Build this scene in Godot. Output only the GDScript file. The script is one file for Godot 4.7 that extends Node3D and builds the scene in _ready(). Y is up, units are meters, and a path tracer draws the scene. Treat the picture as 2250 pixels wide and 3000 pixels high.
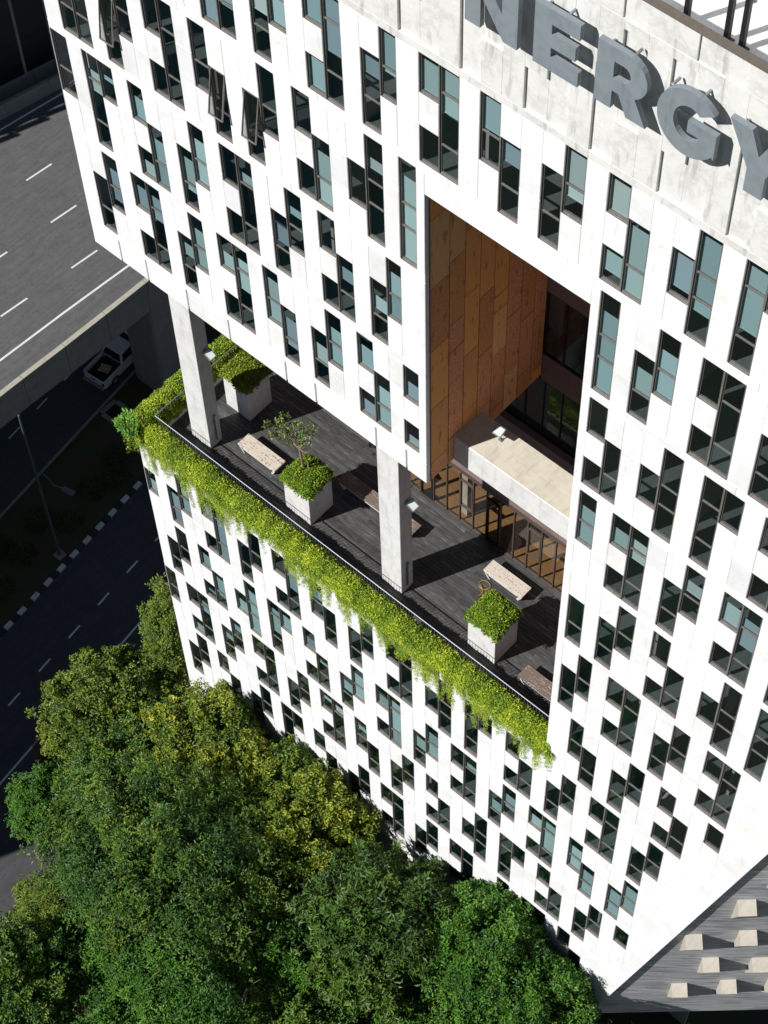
extends Node3D
# Facade module: one window column is one unit wide. S turns units into metres, the origin is at street level.
const S := 0.68
const OX := -45.0
const OY := 240.0
const FL := 6.9593
const B0 := 341.417
const LINE_A := Vector2(-24.56, 266.33)
const LINE_B := Vector2(-17.54, 300.5)

var M := {}
var taken := {}
var rng := RandomNumberGenerator.new()

func V(x: float, y: float, z: float) -> Vector3:
	return Vector3((x - OX) * S, (y - OY) * S, z * S)

# ---------------------------------------------------------------- helpers
func numbered(called: String) -> String:
	if not taken.has(called):
		taken[called] = 0
		return called
	taken[called] += 1
	return "%s_%03d" % [called, taken[called]]

func meta(o: Node, label: String, category: String, group := "", kind := "") -> Node:
	if label != "": o.set_meta("label", label)
	if category != "": o.set_meta("category", category)
	if group != "": o.set_meta("group", group)
	if kind != "": o.set_meta("kind", kind)
	return o

func thing(called: String, label: String, category: String, at := Vector3.ZERO, group := "", kind := "") -> Node3D:
	var o := Node3D.new()
	o.name = numbered(called)
	add_child(o)
	o.position = at
	meta(o, label, category, group, kind)
	return o

func mb() -> SurfaceTool:
	var st := SurfaceTool.new()
	st.begin(Mesh.PRIMITIVE_TRIANGLES)
	st.set_smooth_group(-1)
	return st

func build(st: SurfaceTool, called: String, mat: Material, parent: Node, at := Vector3.ZERO) -> MeshInstance3D:
	st.generate_normals()
	var o := MeshInstance3D.new()
	o.mesh = st.commit()
	o.material_override = mat
	if parent == self:
		o.name = numbered(called)
		add_child(o)
	else:
		o.name = called
		parent.add_child(o, true)
	o.position = at
	return o

func share(mesh: Mesh, called: String, mat: Material, parent: Node) -> MeshInstance3D:
	var o := MeshInstance3D.new()
	o.mesh = mesh
	o.material_override = mat
	o.name = called
	parent.add_child(o, true)
	return o

# a b c d run counter-clockwise as seen from outside
func quad(st: SurfaceTool, a: Vector3, b: Vector3, c: Vector3, d: Vector3) -> void:
	st.add_vertex(a); st.add_vertex(c); st.add_vertex(b)
	st.add_vertex(a); st.add_vertex(d); st.add_vertex(c)

func tri(st: SurfaceTool, a: Vector3, b: Vector3, c: Vector3) -> void:
	st.add_vertex(a); st.add_vertex(c); st.add_vertex(b)

# eight corners: 0..3 bottom (counter-clockwise from above), 4..7 top
func hexa(st: SurfaceTool, p: Array) -> void:
	quad(st, p[3], p[2], p[1], p[0])
	quad(st, p[4], p[5], p[6], p[7])
	for i in 4:
		var j := (i + 1) % 4
		quad(st, p[i], p[j], p[4 + j], p[4 + i])

# box between two corners given in units
func bx(st: SurfaceTool, x0: float, x1: float, y0: float, y1: float, z0: float, z1: float, o := Vector3.ZERO) -> void:
	hexa(st, [V(x0, y0, z1) - o, V(x1, y0, z1) - o, V(x1, y0, z0) - o, V(x0, y0, z0) - o, V(x0, y1, z1) - o, V(x1, y1, z1) - o, V(x1, y1, z0) - o, V(x0, y1, z0) - o])

# wall panel: chamfered front edges, open at the back
func panel(st: SurfaceTool, x0: float, x1: float, y0: float, y1: float, zb: float, zf: float, c: float) -> void:
	var f := [V(x0 + c, y0 + c, zf), V(x1 - c, y0 + c, zf), V(x1 - c, y1 - c, zf), V(x0 + c, y1 - c, zf)]
	var m := [V(x0, y0, zf - c), V(x1, y0, zf - c), V(x1, y1, zf - c), V(x0, y1, zf - c)]
	var b := [V(x0, y0, zb), V(x1, y0, zb), V(x1, y1, zb), V(x0, y1, zb)]
	quad(st, f[0], f[1], f[2], f[3])
	quad(st, b[1], b[0], b[3], b[2])
	for i in 4:
		var j := (i + 1) % 4
		quad(st, m[i], m[j], f[j], f[i])
		quad(st, b[i], b[j], m[j], m[i])

# box with all twelve edges chamfered, centred at c (metres), half sizes h, turned by basis
func cbox(st: SurfaceTool, c: Vector3, h: Vector3, e: float, bs := Basis()) -> void:
	var ax := [Vector3(1, 0, 0), Vector3(0, 1, 0), Vector3(0, 0, 1)]
	for a in 3:
		var u: Vector3 = ax[(a + 1) % 3]
		var w: Vector3 = ax[(a + 2) % 3]
		for s: float in [-1.0, 1.0]:
			var n: Vector3 = ax[a] * s
			var hu: float = h[(a + 1) % 3] - e
			var hw: float = h[(a + 2) % 3] - e
			var o: Vector3 = n * h[a]
			var q := [o - u * hu - w * hw, o + u * hu - w * hw, o + u * hu + w * hw, o - u * hu + w * hw]
			if s < 0: q.reverse()
			quad(st, c + bs * q[0], c + bs * q[1], c + bs * q[2], c + bs * q[3])
			for t: float in [-1.0, 1.0]:
				# edge between face n and face u*t
				var p0: Vector3 = n * h[a] + u * t * hu
				var p1: Vector3 = n * (h[a] - e) + u * t * (hu + e)
				var r := [p0 - w * hw, p1 - w * hw, p1 + w * hw, p0 + w * hw]
				if s * t < 0: r.reverse()
				quad(st, c + bs * r[0], c + bs * r[1], c + bs * r[2], c + bs * r[3])
	for sx: float in [-1.0, 1.0]:
		for sy: float in [-1.0, 1.0]:
			for sz: float in [-1.0, 1.0]:
				var a := Vector3(sx * h.x, sy * (h.y - e), sz * (h.z - e))
				var b := Vector3(sx * (h.x - e), sy * h.y, sz * (h.z - e))
				var d := Vector3(sx * (h.x - e), sy * (h.y - e), sz * h.z)
				if sx * sy * sz > 0: tri(st, c + bs * a, c + bs * b, c + bs * d)
				else: tri(st, c + bs * a, c + bs * d, c + bs * b)

func frame_of(d: Vector3) -> Basis:
	var up := d.normalized()
	var s := up.cross(Vector3(0.13, 0.2, 0.97) if absf(up.z) < 0.9 else Vector3(1, 0, 0)).normalized()
	return Basis(s, up, s.cross(up))

# tapered tube through points (metres)
func tube(st: SurfaceTool, pts: Array, rad: Array, n := 7) -> void:
	var rings := []
	for i in pts.size():
		var d: Vector3 = (pts[mini(i + 1, pts.size() - 1)] - pts[maxi(i - 1, 0)])
		var fb := frame_of(d)
		var ring := []
		for k in n:
			var a := TAU * k / n
			ring.append(pts[i] + (fb.x * cos(a) + fb.z * sin(a)) * rad[i])
		rings.append(ring)
	st.set_smooth_group(0)
	for i in pts.size() - 1:
		for k in n:
			var k2 := (k + 1) % n
			quad(st, rings[i][k2], rings[i][k], rings[i + 1][k], rings[i + 1][k2])
	st.set_smooth_group(-1)
	for k in range(1, n - 1):
		tri(st, rings[0][0], rings[0][k], rings[0][k + 1])
		tri(st, rings[-1][0], rings[-1][k + 1], rings[-1][k])

# flat outline (metres, x right y up) pushed along z between z0 and z1, holes cut by keyhole in the outline
func extrude(st: SurfaceTool, poly: PackedVector2Array, z0: float, z1: float, o: Vector3) -> void:
	if Geometry2D.is_polygon_clockwise(poly): poly.reverse()
	var t := Geometry2D.triangulate_polygon(poly)
	for i in range(0, t.size(), 3):
		var a := poly[t[i]]; var b := poly[t[i + 1]]; var c := poly[t[i + 2]]
		if (b - a).cross(c - a) < 0:
			var x := b; b = c; c = x
		tri(st, o + Vector3(a.x, a.y, z1), o + Vector3(b.x, b.y, z1), o + Vector3(c.x, c.y, z1))
		tri(st, o + Vector3(a.x, a.y, z0), o + Vector3(c.x, c.y, z0), o + Vector3(b.x, b.y, z0))
	for i in poly.size():
		var a := poly[i]; var b := poly[(i + 1) % poly.size()]
		quad(st, o + Vector3(a.x, a.y, z0), o + Vector3(b.x, b.y, z0), o + Vector3(b.x, b.y, z1), o + Vector3(a.x, a.y, z1))

# ---------------------------------------------------------------- materials
func noise_bytes(w: int, h: int, freq: float, seed_: int, oct := 4, kind := FastNoiseLite.TYPE_SIMPLEX_SMOOTH) -> PackedByteArray:
	var n := FastNoiseLite.new()
	n.noise_type = kind
	n.seed = seed_
	n.frequency = freq
	n.fractal_octaves = oct
	var im := n.get_seamless_image(w, h)
	im.convert(Image.FORMAT_L8)
	return im.get_data()

func streaks(w: int, h: int, down: bool, freq: float, seed_: int, pull: int) -> PackedByteArray:
	var n := FastNoiseLite.new()
	n.seed = seed_
	n.frequency = freq
	n.fractal_octaves = 4
	var im := n.get_seamless_image(w, h / pull) if down else n.get_seamless_image(w / pull, h)
	im.convert(Image.FORMAT_L8)
	im.resize(w, h, Image.INTERPOLATE_CUBIC)
	return im.get_data()

func to_tex(w: int, h: int, f: Callable) -> ImageTexture:
	var data := PackedByteArray()
	data.resize(w * h * 3)
	for i in w * h:
		var c: Color = f.call(i)
		data[i * 3] = clampi(int(c.r * 255.0), 0, 255)
		data[i * 3 + 1] = clampi(int(c.g * 255.0), 0, 255)
		data[i * 3 + 2] = clampi(int(c.b * 255.0), 0, 255)
	var im := Image.create_from_data(w, h, false, Image.FORMAT_RGB8, data)
	im.generate_mipmaps()
	return ImageTexture.create_from_image(im)

func bump_tex(bytes: PackedByteArray, w: int, h: int, k: float) -> ImageTexture:
	var im := Image.create_from_data(w, h, false, Image.FORMAT_L8, bytes)
	im.convert(Image.FORMAT_RGBA8)
	im.bump_map_to_normal_map(k)
	return ImageTexture.create_from_image(im)

func plain(c: Color, rough := 0.7, metal := 0.0) -> StandardMaterial3D:
	var m := StandardMaterial3D.new()
	m.albedo_color = c
	m.roughness = rough
	m.metallic = metal
	return m

func tri_mat(t: Texture2D, metres: float, tint := Color(1, 1, 1), rough := 0.85, world := true) -> StandardMaterial3D:
	var m := plain(tint, rough)
	m.albedo_texture = t
	m.uv1_triplanar = true
	m.uv1_world_triplanar = world
	m.uv1_scale = Vector3.ONE / metres
	return m

func make_materials() -> void:
	var w := 512
	var big := noise_bytes(w, w, 0.007, 3, 5)
	var mid := noise_bytes(w, w, 0.03, 5, 4)
	var fine := noise_bytes(w, w, 0.22, 7, 3)
	var run := streaks(w, w, true, 0.03, 9, 8)
	var lay := streaks(w, w, false, 0.06, 13, 10)
	# weathered white paint on concrete: greyed patches, rain streaks, specks
	var paint := func(i: int) -> Color:
		var b := big[i] / 255.0; var m_ := mid[i] / 255.0; var f := fine[i] / 255.0; var r := run[i] / 255.0
		var k := 0.915 - 0.032 * smoothstep(0.45, 0.75, b * 0.65 + m_ * 0.35) - 0.032 * smoothstep(0.62, 0.84, r) * smoothstep(0.4, 0.6, m_)
		k += 0.015 * smoothstep(0.55, 0.75, m_) - (0.04 if f > 0.82 else 0.0) + 0.015 * (f - 0.5)
		var d := smoothstep(0.5, 0.75, b)
		return Color(k, k * (1.0 - 0.004 * d), k * (1.006 - 0.02 * d))
	var t := to_tex(w, w, paint)
	M.paint = []
	for g: float in [1.0, 0.99, 0.978, 0.963, 0.945]:
		M.paint.append(tri_mat(t, 9.0, Color(g, g, g * 1.005), 0.8))
	var pb := bump_tex(mid, w, w, 1.2)
	for m_ in M.paint:
		m_.normal_enabled = true; m_.normal_texture = pb; m_.normal_scale = 0.25
	# raw concrete of the roof band and of beams, columns, planters
	var raw := func(i: int) -> Color:
		var b := big[i] / 255.0; var m_ := mid[i] / 255.0; var f := fine[i] / 255.0; var r := run[i] / 255.0
		var k := 0.835 - 0.045 * smoothstep(0.35, 0.75, b * 0.6 + m_ * 0.4) - 0.045 * smoothstep(0.60, 0.85, r) + 0.03 * (f - 0.5) - (0.10 if f > 0.84 and m_ > 0.5 else 0.0)
		return Color(k, k * 0.997, k * 0.988)
	var tr := to_tex(w, w, raw)
	var stained := func(i: int) -> Color:
		var b := big[i] / 255.0; var m_ := mid[i] / 255.0; var f := fine[i] / 255.0; var r := run[i] / 255.0
		var k := 0.85 - 0.07 * smoothstep(0.40, 0.72, b * 0.5 + m_ * 0.5) - 0.10 * smoothstep(0.62, 0.86, r) + 0.05 * smoothstep(0.6, 0.8, m_) + 0.03 * (f - 0.5) - (0.14 if f > 0.83 and m_ > 0.5 else 0.0)
		return Color(k, k * 0.995, k * 0.98)
	M.raw = tri_mat(to_tex(w, w, stained), 6.0, Color(1, 1, 1), 0.85)
	M.raw_light = tri_mat(tr, 5.0, Color(1.0, 1.0, 1.0), 0.85)
	M.raw_warm = tri_mat(tr, 5.0, Color(0.96, 0.925, 0.85), 0.85)
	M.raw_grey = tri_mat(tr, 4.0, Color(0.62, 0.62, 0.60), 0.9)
	M.cap = tri_mat(tr, 3.0, Color(0.78, 0.76, 0.70), 0.9)
	M.hood = tri_mat(tr, 3.0, Color(0.84, 0.81, 0.76), 0.9)
	M.coping = tri_mat(tr, 2.0, Color(0.50, 0.46, 0.42), 0.9)
	for k in ["raw", "raw_light", "raw_warm", "hood"]:
		M[k].normal_enabled = true; M[k].normal_texture = pb; M[k].normal_scale = 0.35
	# weathering steel sheets
	M.rust = []
	var spots := noise_bytes(w, w, 0.06, 21, 5)
	for v in 5:
		var base: Color = [Color(0.58, 0.42, 0.25), Color(0.54, 0.37, 0.24), Color(0.62, 0.44, 0.24), Color(0.52, 0.36, 0.27), Color(0.56, 0.44, 0.31)][v]
		var rust := func(i: int) -> Color:
			var b := big[(i * 1 + v * 9973) % (w * w)] / 255.0; var s_ := spots[(i + v * 4111) % (w * w)] / 255.0; var f := fine[i] / 255.0; var r := run[(i + v * 7001) % (w * w)] / 255.0
			var c := base.lerp(Color(0.66, 0.46, 0.22), 0.7 * smoothstep(0.5, 0.75, s_)).lerp(Color(0.34, 0.25, 0.18), 0.6 * smoothstep(0.60, 0.80, r * 0.6 + b * 0.4))
			return c * (1.42 + 0.05 * v + 0.16 * f)
		M.rust.append(tri_mat(to_tex(w, w, rust), 3.2, Color(1, 1, 1), 0.75))
	# board-marked dark concrete: lines along the boards (uses mesh UVs)
	var board := func(i: int) -> Color:
		var l := lay[i] / 255.0; var b := big[i] / 255.0; var f := fine[i] / 255.0; var m_ := mid[i] / 255.0
		var k := 0.70 + 0.24 * (l - 0.5) - 0.08 * smoothstep(0.5, 0.75, b) + 0.05 * (f - 0.5) + 0.06 * smoothstep(0.7, 0.85, m_)
		return Color(k, k * 1.005, k * 1.02)
	M.board = plain(Color(1, 1, 1), 0.8)
	M.board.albedo_texture = to_tex(w, w, board)
	M.board.normal_enabled = true
	M.board.normal_texture = bump_tex(lay, w, w, 3.0)
	M.board.normal_scale = 0.7
	# asphalt
	var asph := func(i: int) -> Color:
		var b := big[i] / 255.0; var f := fine[i] / 255.0; var m_ := mid[i] / 255.0
		var k := 0.335 + 0.05 * (run[i] / 255.0 - 0.5) + 0.07 * (f - 0.5) + 0.035 * (b - 0.5) - 0.03 * smoothstep(0.6, 0.8, m_)
		return Color(k * 1.01, k, k * 1.0)
	var ta := to_tex(w, w, asph)
	M.asphalt = tri_mat(ta, 5.0, Color(1, 1, 1), 0.9)
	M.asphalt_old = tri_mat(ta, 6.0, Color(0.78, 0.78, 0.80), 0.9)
	M.road_paint = tri_mat(tr, 2.0, Color(1, 1, 1), 0.7)
	# soil and leaf litter
	var soil := func(i: int) -> Color:
		var b := big[i] / 255.0; var f := fine[i] / 255.0; var m_ := mid[i] / 255.0
		var c := Color(0.27, 0.22, 0.17).lerp(Color(0.20, 0.25, 0.13), smoothstep(0.42, 0.62, b * 0.5 + m_ * 0.5))
		return c * (0.8 + 0.4 * f)
	var ts := to_tex(w, w, soil)
	M.soil = tri_mat(ts, 7.0, Color(1, 1, 1), 1.0)
	# deck boards, grain along x
	M.deck = []
	for v in 5:
		var g: float = [0.25, 0.28, 0.225, 0.31, 0.26][v]
		var wood := func(i: int) -> Color:
			var l := lay[(i + v * 5003) % (w * w)] / 255.0; var f := fine[i] / 255.0
			var k := g + 0.14 * (l - 0.5) + 0.04 * (f - 0.5) + 0.08 * smoothstep(0.72, 0.85, l)
			return Color(k, k * 0.99, k * 0.98)
		M.deck.append(tri_mat(to_tex(w, w, wood), 2.2, Color(1, 1, 1), 0.65))
	# bench tops: paint flaking off pale timber
	var flake := func(i: int) -> Color:
		var s_ := spots[i] / 255.0; var l := lay[i] / 255.0; var f := fine[i] / 255.0
		var c := Color(0.80, 0.76, 0.70).lerp(Color(0.52, 0.44, 0.36), smoothstep(0.58, 0.70, s_ * 0.6 + l * 0.4))
		return c * (0.9 + 0.15 * f)
	M.bench = tri_mat(to_tex(w, w, flake), 3.4, Color(1, 1, 1), 0.8)
	var flake2 := func(i: int) -> Color:
		var s_ := spots[i] / 255.0; var l := lay[i] / 255.0; var f := fine[i] / 255.0
		var c := Color(0.44, 0.38, 0.34).lerp(Color(0.66, 0.60, 0.54), smoothstep(0.56, 0.70, s_ * 0.5 + l * 0.5))
		return c * (0.9 + 0.15 * f)
	M.bench_worn = tri_mat(to_tex(w, w, flake2), 3.0, Color(1, 1, 1), 0.8)
	# parquet inside the lounge
	var parq := func(i: int) -> Color:
		var l := lay[i] / 255.0; var f := fine[i] / 255.0
		return Color(0.62, 0.47, 0.30) * (0.8 + 0.3 * l + 0.08 * f)
	M.parquet = tri_mat(to_tex(w, w, parq), 1.8, Color(1, 1, 1), 0.5)
	M.carpet = tri_mat(ta, 2.0, Color(0.86, 0.98, 0.98), 1.0)
	M.inner = plain(Color(0.52, 0.52, 0.50), 0.9)
	M.inner_dark = plain(Color(0.30, 0.29, 0.28), 0.9)
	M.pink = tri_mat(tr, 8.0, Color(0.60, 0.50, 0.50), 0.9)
	M.frame = tri_mat(ta, 3.0, Color(1.30, 1.27, 1.22), 0.45)
	M.frame.metallic = 0.1
	M.bronze = plain(Color(0.36, 0.32, 0.29), 0.5, 0.3)
	M.dark_metal = plain(Color(0.13, 0.13, 0.14), 0.45, 0.4)
	M.zinc = plain(Color(0.58, 0.60, 0.62), 0.45, 0.6)
	M.lamp_grey = plain(Color(0.34, 0.36, 0.37), 0.6, 0.2)
	M.letter = tri_mat(tr, 5.0, Color(0.60, 0.645, 0.68), 0.55)
	M.glass = []
	for c: Color in [Color(0.07, 0.18, 0.19, 0.13), Color(0.07, 0.19, 0.20, 0.19), Color(0.05, 0.14, 0.16, 0.26)]:
		var g := plain(c, 0.04)
		g.transparency = BaseMaterial3D.TRANSPARENCY_ALPHA
		M.glass.append(g)
	M.dark_glass = plain(Color(0.03, 0.07, 0.075, 0.55), 0.04)
	M.dark_glass.transparency = BaseMaterial3D.TRANSPARENCY_ALPHA
	M.bronze_glass = plain(Color(0.06, 0.05, 0.035, 0.30), 0.04)
	M.bronze_glass.transparency = BaseMaterial3D.TRANSPARENCY_ALPHA
	M.blind = [plain(Color(0.60, 0.73, 0.74), 0.9), plain(Color(0.55, 0.68, 0.70), 0.9), plain(Color(0.62, 0.74, 0.745), 0.9), plain(Color(0.66, 0.75, 0.745), 0.9), plain(Color(0.52, 0.62, 0.66), 0.9)]
	M.bark = tri_mat(ts, 1.5, Color(1.5, 1.45, 1.4), 0.95)
	M.pale_bark = tri_mat(tr, 1.0, Color(0.62, 0.54, 0.46), 0.95)
	M.black_paint = tri_mat(ta, 2.0, Color(0.5, 0.5, 0.5), 0.7)
	M.white_paint = tri_mat(tr, 2.0, Color(0.95, 0.95, 0.95), 0.7)
	M.car_white = plain(Color(0.80, 0.82, 0.82), 0.3)
	M.car_white.clearcoat_enabled = true
	M.rubber = plain(Color(0.06, 0.06, 0.06), 0.8)
	M.car_glass = plain(Color(0.03, 0.035, 0.04), 0.08)
	M.red_lens = plain(Color(0.45, 0.04, 0.04), 0.2)
	M.hose = plain(Color(0.74, 0.56, 0.18), 0.5)
	M.paper = plain(Color(0.9, 0.9, 0.9), 0.8)
	M.lens = plain(Color(0.82, 0.84, 0.83), 0.25)
	M.leaf = StandardMaterial3D.new()
	M.leaf.vertex_color_use_as_albedo = true
	M.leaf.roughness = 0.55
	M.leaf.backlight_enabled = true
	M.leaf.backlight = Color(0.26, 0.32, 0.10)

# ---------------------------------------------------------------- the office block
# windows by storey from the top: column, shape, blind drop (0-9). F full height, U top third, D bottom third, H upper two thirds, W lower two thirds, M middle
const WINDOWS := [
	"",
	"-55W0 -54H0 -52W9 -51F7 -49W4 -48H9 -46D9 -46U9 -45F5 -43W3 -42H6 -40D0 -40U9 -39F4 -37H5 -36W3 -34W0 -33H7 -31D7 -31U9 -30W9 -28M8 -27F7 -25F6 -24U9",
	"-62F0 -61W0 -59W0 -58H0 -56D0 -56U0 -55F0 -53H0 -52W0 -50W0 -49H0 -47D3 -47U4 -46W9 -44M0 -43F3 -41F9 -31F9 -29W6 -28H9 -26D0 -26U0 -25F0 -23W0 -22H6",
	"-63H0 -61F4 -60U5 -58D9 -58U9 -57W9 -55W7 -54H9 -52D0 -52U4 -51F3 -49W5 -48H4 -46D3 -46U4 -45W4 -43W5 -42H9 -31D0 -31U0 -30W0 -28M0 -27F0 -25F0 -24U0 -22U0 -22D0 -21F0",
	"-62W3 -61H8 -59D0 -59U9 -58F4 -56W4 -55H9 -53D0 -53U9 -52F5 -50H9 -49W7 -47W6 -46H9 -44D9 -44U9 -43W9 -41D9 -41U9 -31H9 -29D0 -29U9 -28F4 -26W2 -25H5 -23D0 -23U9 -22F5 -20D0",
	"-31W0 -29W0 -28H0 -26D0 -26U0 -25W0 -23M0 -22F0 -20F0",
	"-31W0 -30H0 -28D0 -28U0 -27F0 -25W0 -24H0 -22D0 -22U0 -21F0",
	"-30H0 -29W0 -27W0 -26H0 -24D0 -24U0 -23W0 -21U0",
	"-63M9 -61W9 -60H9 -58D0 -58U9 -57F9 -55W3 -54H0 -52D4 -52U0 -51F5 -49H5 -48W0 -46W0 -45H0 -43D0 -43U0 -42F0 -40M0 -39F0 -37F0 -36U0 -34D0 -34U0 -33W0 -31W0 -30H0 -28D0 -28U0 -27F0 -25W0 -24H0",
	"-62W0 -61H0 -59D7 -59U9 -58W7 -56M9 -55F9 -53F6 -52U9 -50D0 -50U9 -49W3 -47W5 -46H9 -44D4 -44U9 -43F9 -41W5 -40H9 -38D0 -38U5 -37F3 -35W6 -34H7 -32D0 -32U9 -31F7 -29H9 -28W9 -26W9 -25H9",
	"-63H0 -61D9 -61U0 -60F4 -58W4 -57H4 -55D0 -55U3 -54F0 -52W0 -51H2 -49D0 -49U5 -48F3 -46H4 -45W0 -43W0 -42H0 -40D0 -40U0 -39W0 -37M0 -36F0 -34F2 -33U0 -31D0 -31U0 -30W0 -28W0 -27H0 -25U0",
	"-62W0 -61H0 -59D0 -59U0 -58W0 -56W0 -55H0 -53F0 -52U0 -50U0 -49W0 -47W0 -46H0 -44D0 -44U0 -43F0 -41W0 -40H0 -38D0 -38U0 -37F0 -34U0 -33W0 -32D0 -32U0 -31F0 -29U0 -28W0"]
const SHAPES := {"F": [0.0, 6.39], "U": [3.85, 6.39], "D": [0.0, 2.07], "H": [2.27, 6.39], "W": [0.0, 4.26], "M": [1.64, 4.26]}
const TERRACE_Y := 292.9
const SOFFIT := 311.44
const VOID_TOP := 332.65
const VOID_L := -39.75
const VOID_R := -31.25
const LEFT := -62.95
var office: Node3D

func slant_x(y: float) -> float:
	if y > 320.0: return LINE_A.x + (320.0 - LINE_A.y) * (LINE_B.x - LINE_A.x) / (LINE_B.y - LINE_A.y)
	return LINE_A.x + (y - LINE_A.y) * (LINE_B.x - LINE_A.x) / (LINE_B.y - LINE_A.y)

func right_end(k: int) -> float:
	return -10.0 if k <= 4 else -16.0

# where the facade wall of a storey runs: list of [x0, x1]
func runs_of(k: int) -> Array:
	if k <= 1: return [[LEFT, -10.0]]
	if k <= 4: return [[LEFT, VOID_L], [VOID_R, -10.0]]
	if k <= 7: return [[VOID_R, -14.0]]
	return [[LEFT, -18.0]]

func parse(k: int) -> Dictionary:
	var cols := {}
	for tok: String in String(WINDOWS[k]).split(" ", false):
		var i := -1
		for ch in "FUDHWM":
			i = maxi(i, tok.find(ch))
		var u := int(tok.substr(0, i))
		if not cols.has(u): cols[u] = []
		var sh: Array = SHAPES[tok[i]]
		cols[u].append([sh[0], sh[1], int(tok.substr(i + 1)) / 9.0, tok[i]])
	for u in cols:
		cols[u].sort_custom(func(a, b): return a[0] < b[0])
	return cols

func top_of(k: int) -> float:
	return 5.98 if k == 1 else 6.39

func col_left(u: int, k: int) -> float:
	if u == -63: return LEFT + 0.02
	if k <= 4 and u == -41: return -41.14
	if k <= 4 and u == -40 and k >= 2: return -40.2
	if k >= 2 and k <= 7 and u == -31: return -30.83
	if k >= 2 and k <= 7 and u == -30: return -29.87
	if k >= 2 and k <= 4 and u <= -54: return u + 0.16 * clampf((-53.0 - u) / 5.0, 0.0, 1.0)
	return float(u)

func wall_piece(facade: Node3D, rest: Array, x0: float, x1: float, y0: float, y1: float, big: bool) -> void:
	if x1 - x0 < 0.02 or y1 - y0 < 0.02: return
	# cut by the slanting corner
	var xa := slant_x(y0)
	var xb := slant_x(y1)
	if y0 < 330.0 and x1 > minf(xa, xb):
		if x0 >= maxf(xa, xb): return
		var poly := PackedVector2Array([Vector2(x0, y0), Vector2(x1, y0), Vector2(x1, y1), Vector2(x0, y1)])
		var cut := PackedVector2Array([Vector2(-200, y0), Vector2(xa, y0), Vector2(xb, y1), Vector2(-200, y1)])
		var got := Geometry2D.intersect_polygons(poly, cut)
		for g in got:
			var st2 := mb()
			var out := PackedVector2Array()
			for p in g: out.append(Vector2((p.x - OX) * S, (p.y - OY) * S))
			extrude(st2, out, -0.26 * S, 0.0, Vector3.ZERO)
			build(st2, "wall_panel", M.paint[rng.randi() % 3], facade)
		return
	if big:
		var st := mb()
		panel(st, x0, x1, y0, y1, -0.26, rng.randf_range(-0.014, 0.0), 0.021)
		var pick: float = rng.randf()
		build(st, "wall_panel", M.paint[0 if pick < 0.45 else (1 if pick < 0.68 else (2 if pick < 0.85 else (3 if pick < 0.95 else 4)))], facade)
	else:
		panel(rest[rng.randi() % 3], x0, x1, y0, y1, -0.26, rng.randf_range(-0.014, 0.0), 0.021)

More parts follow.
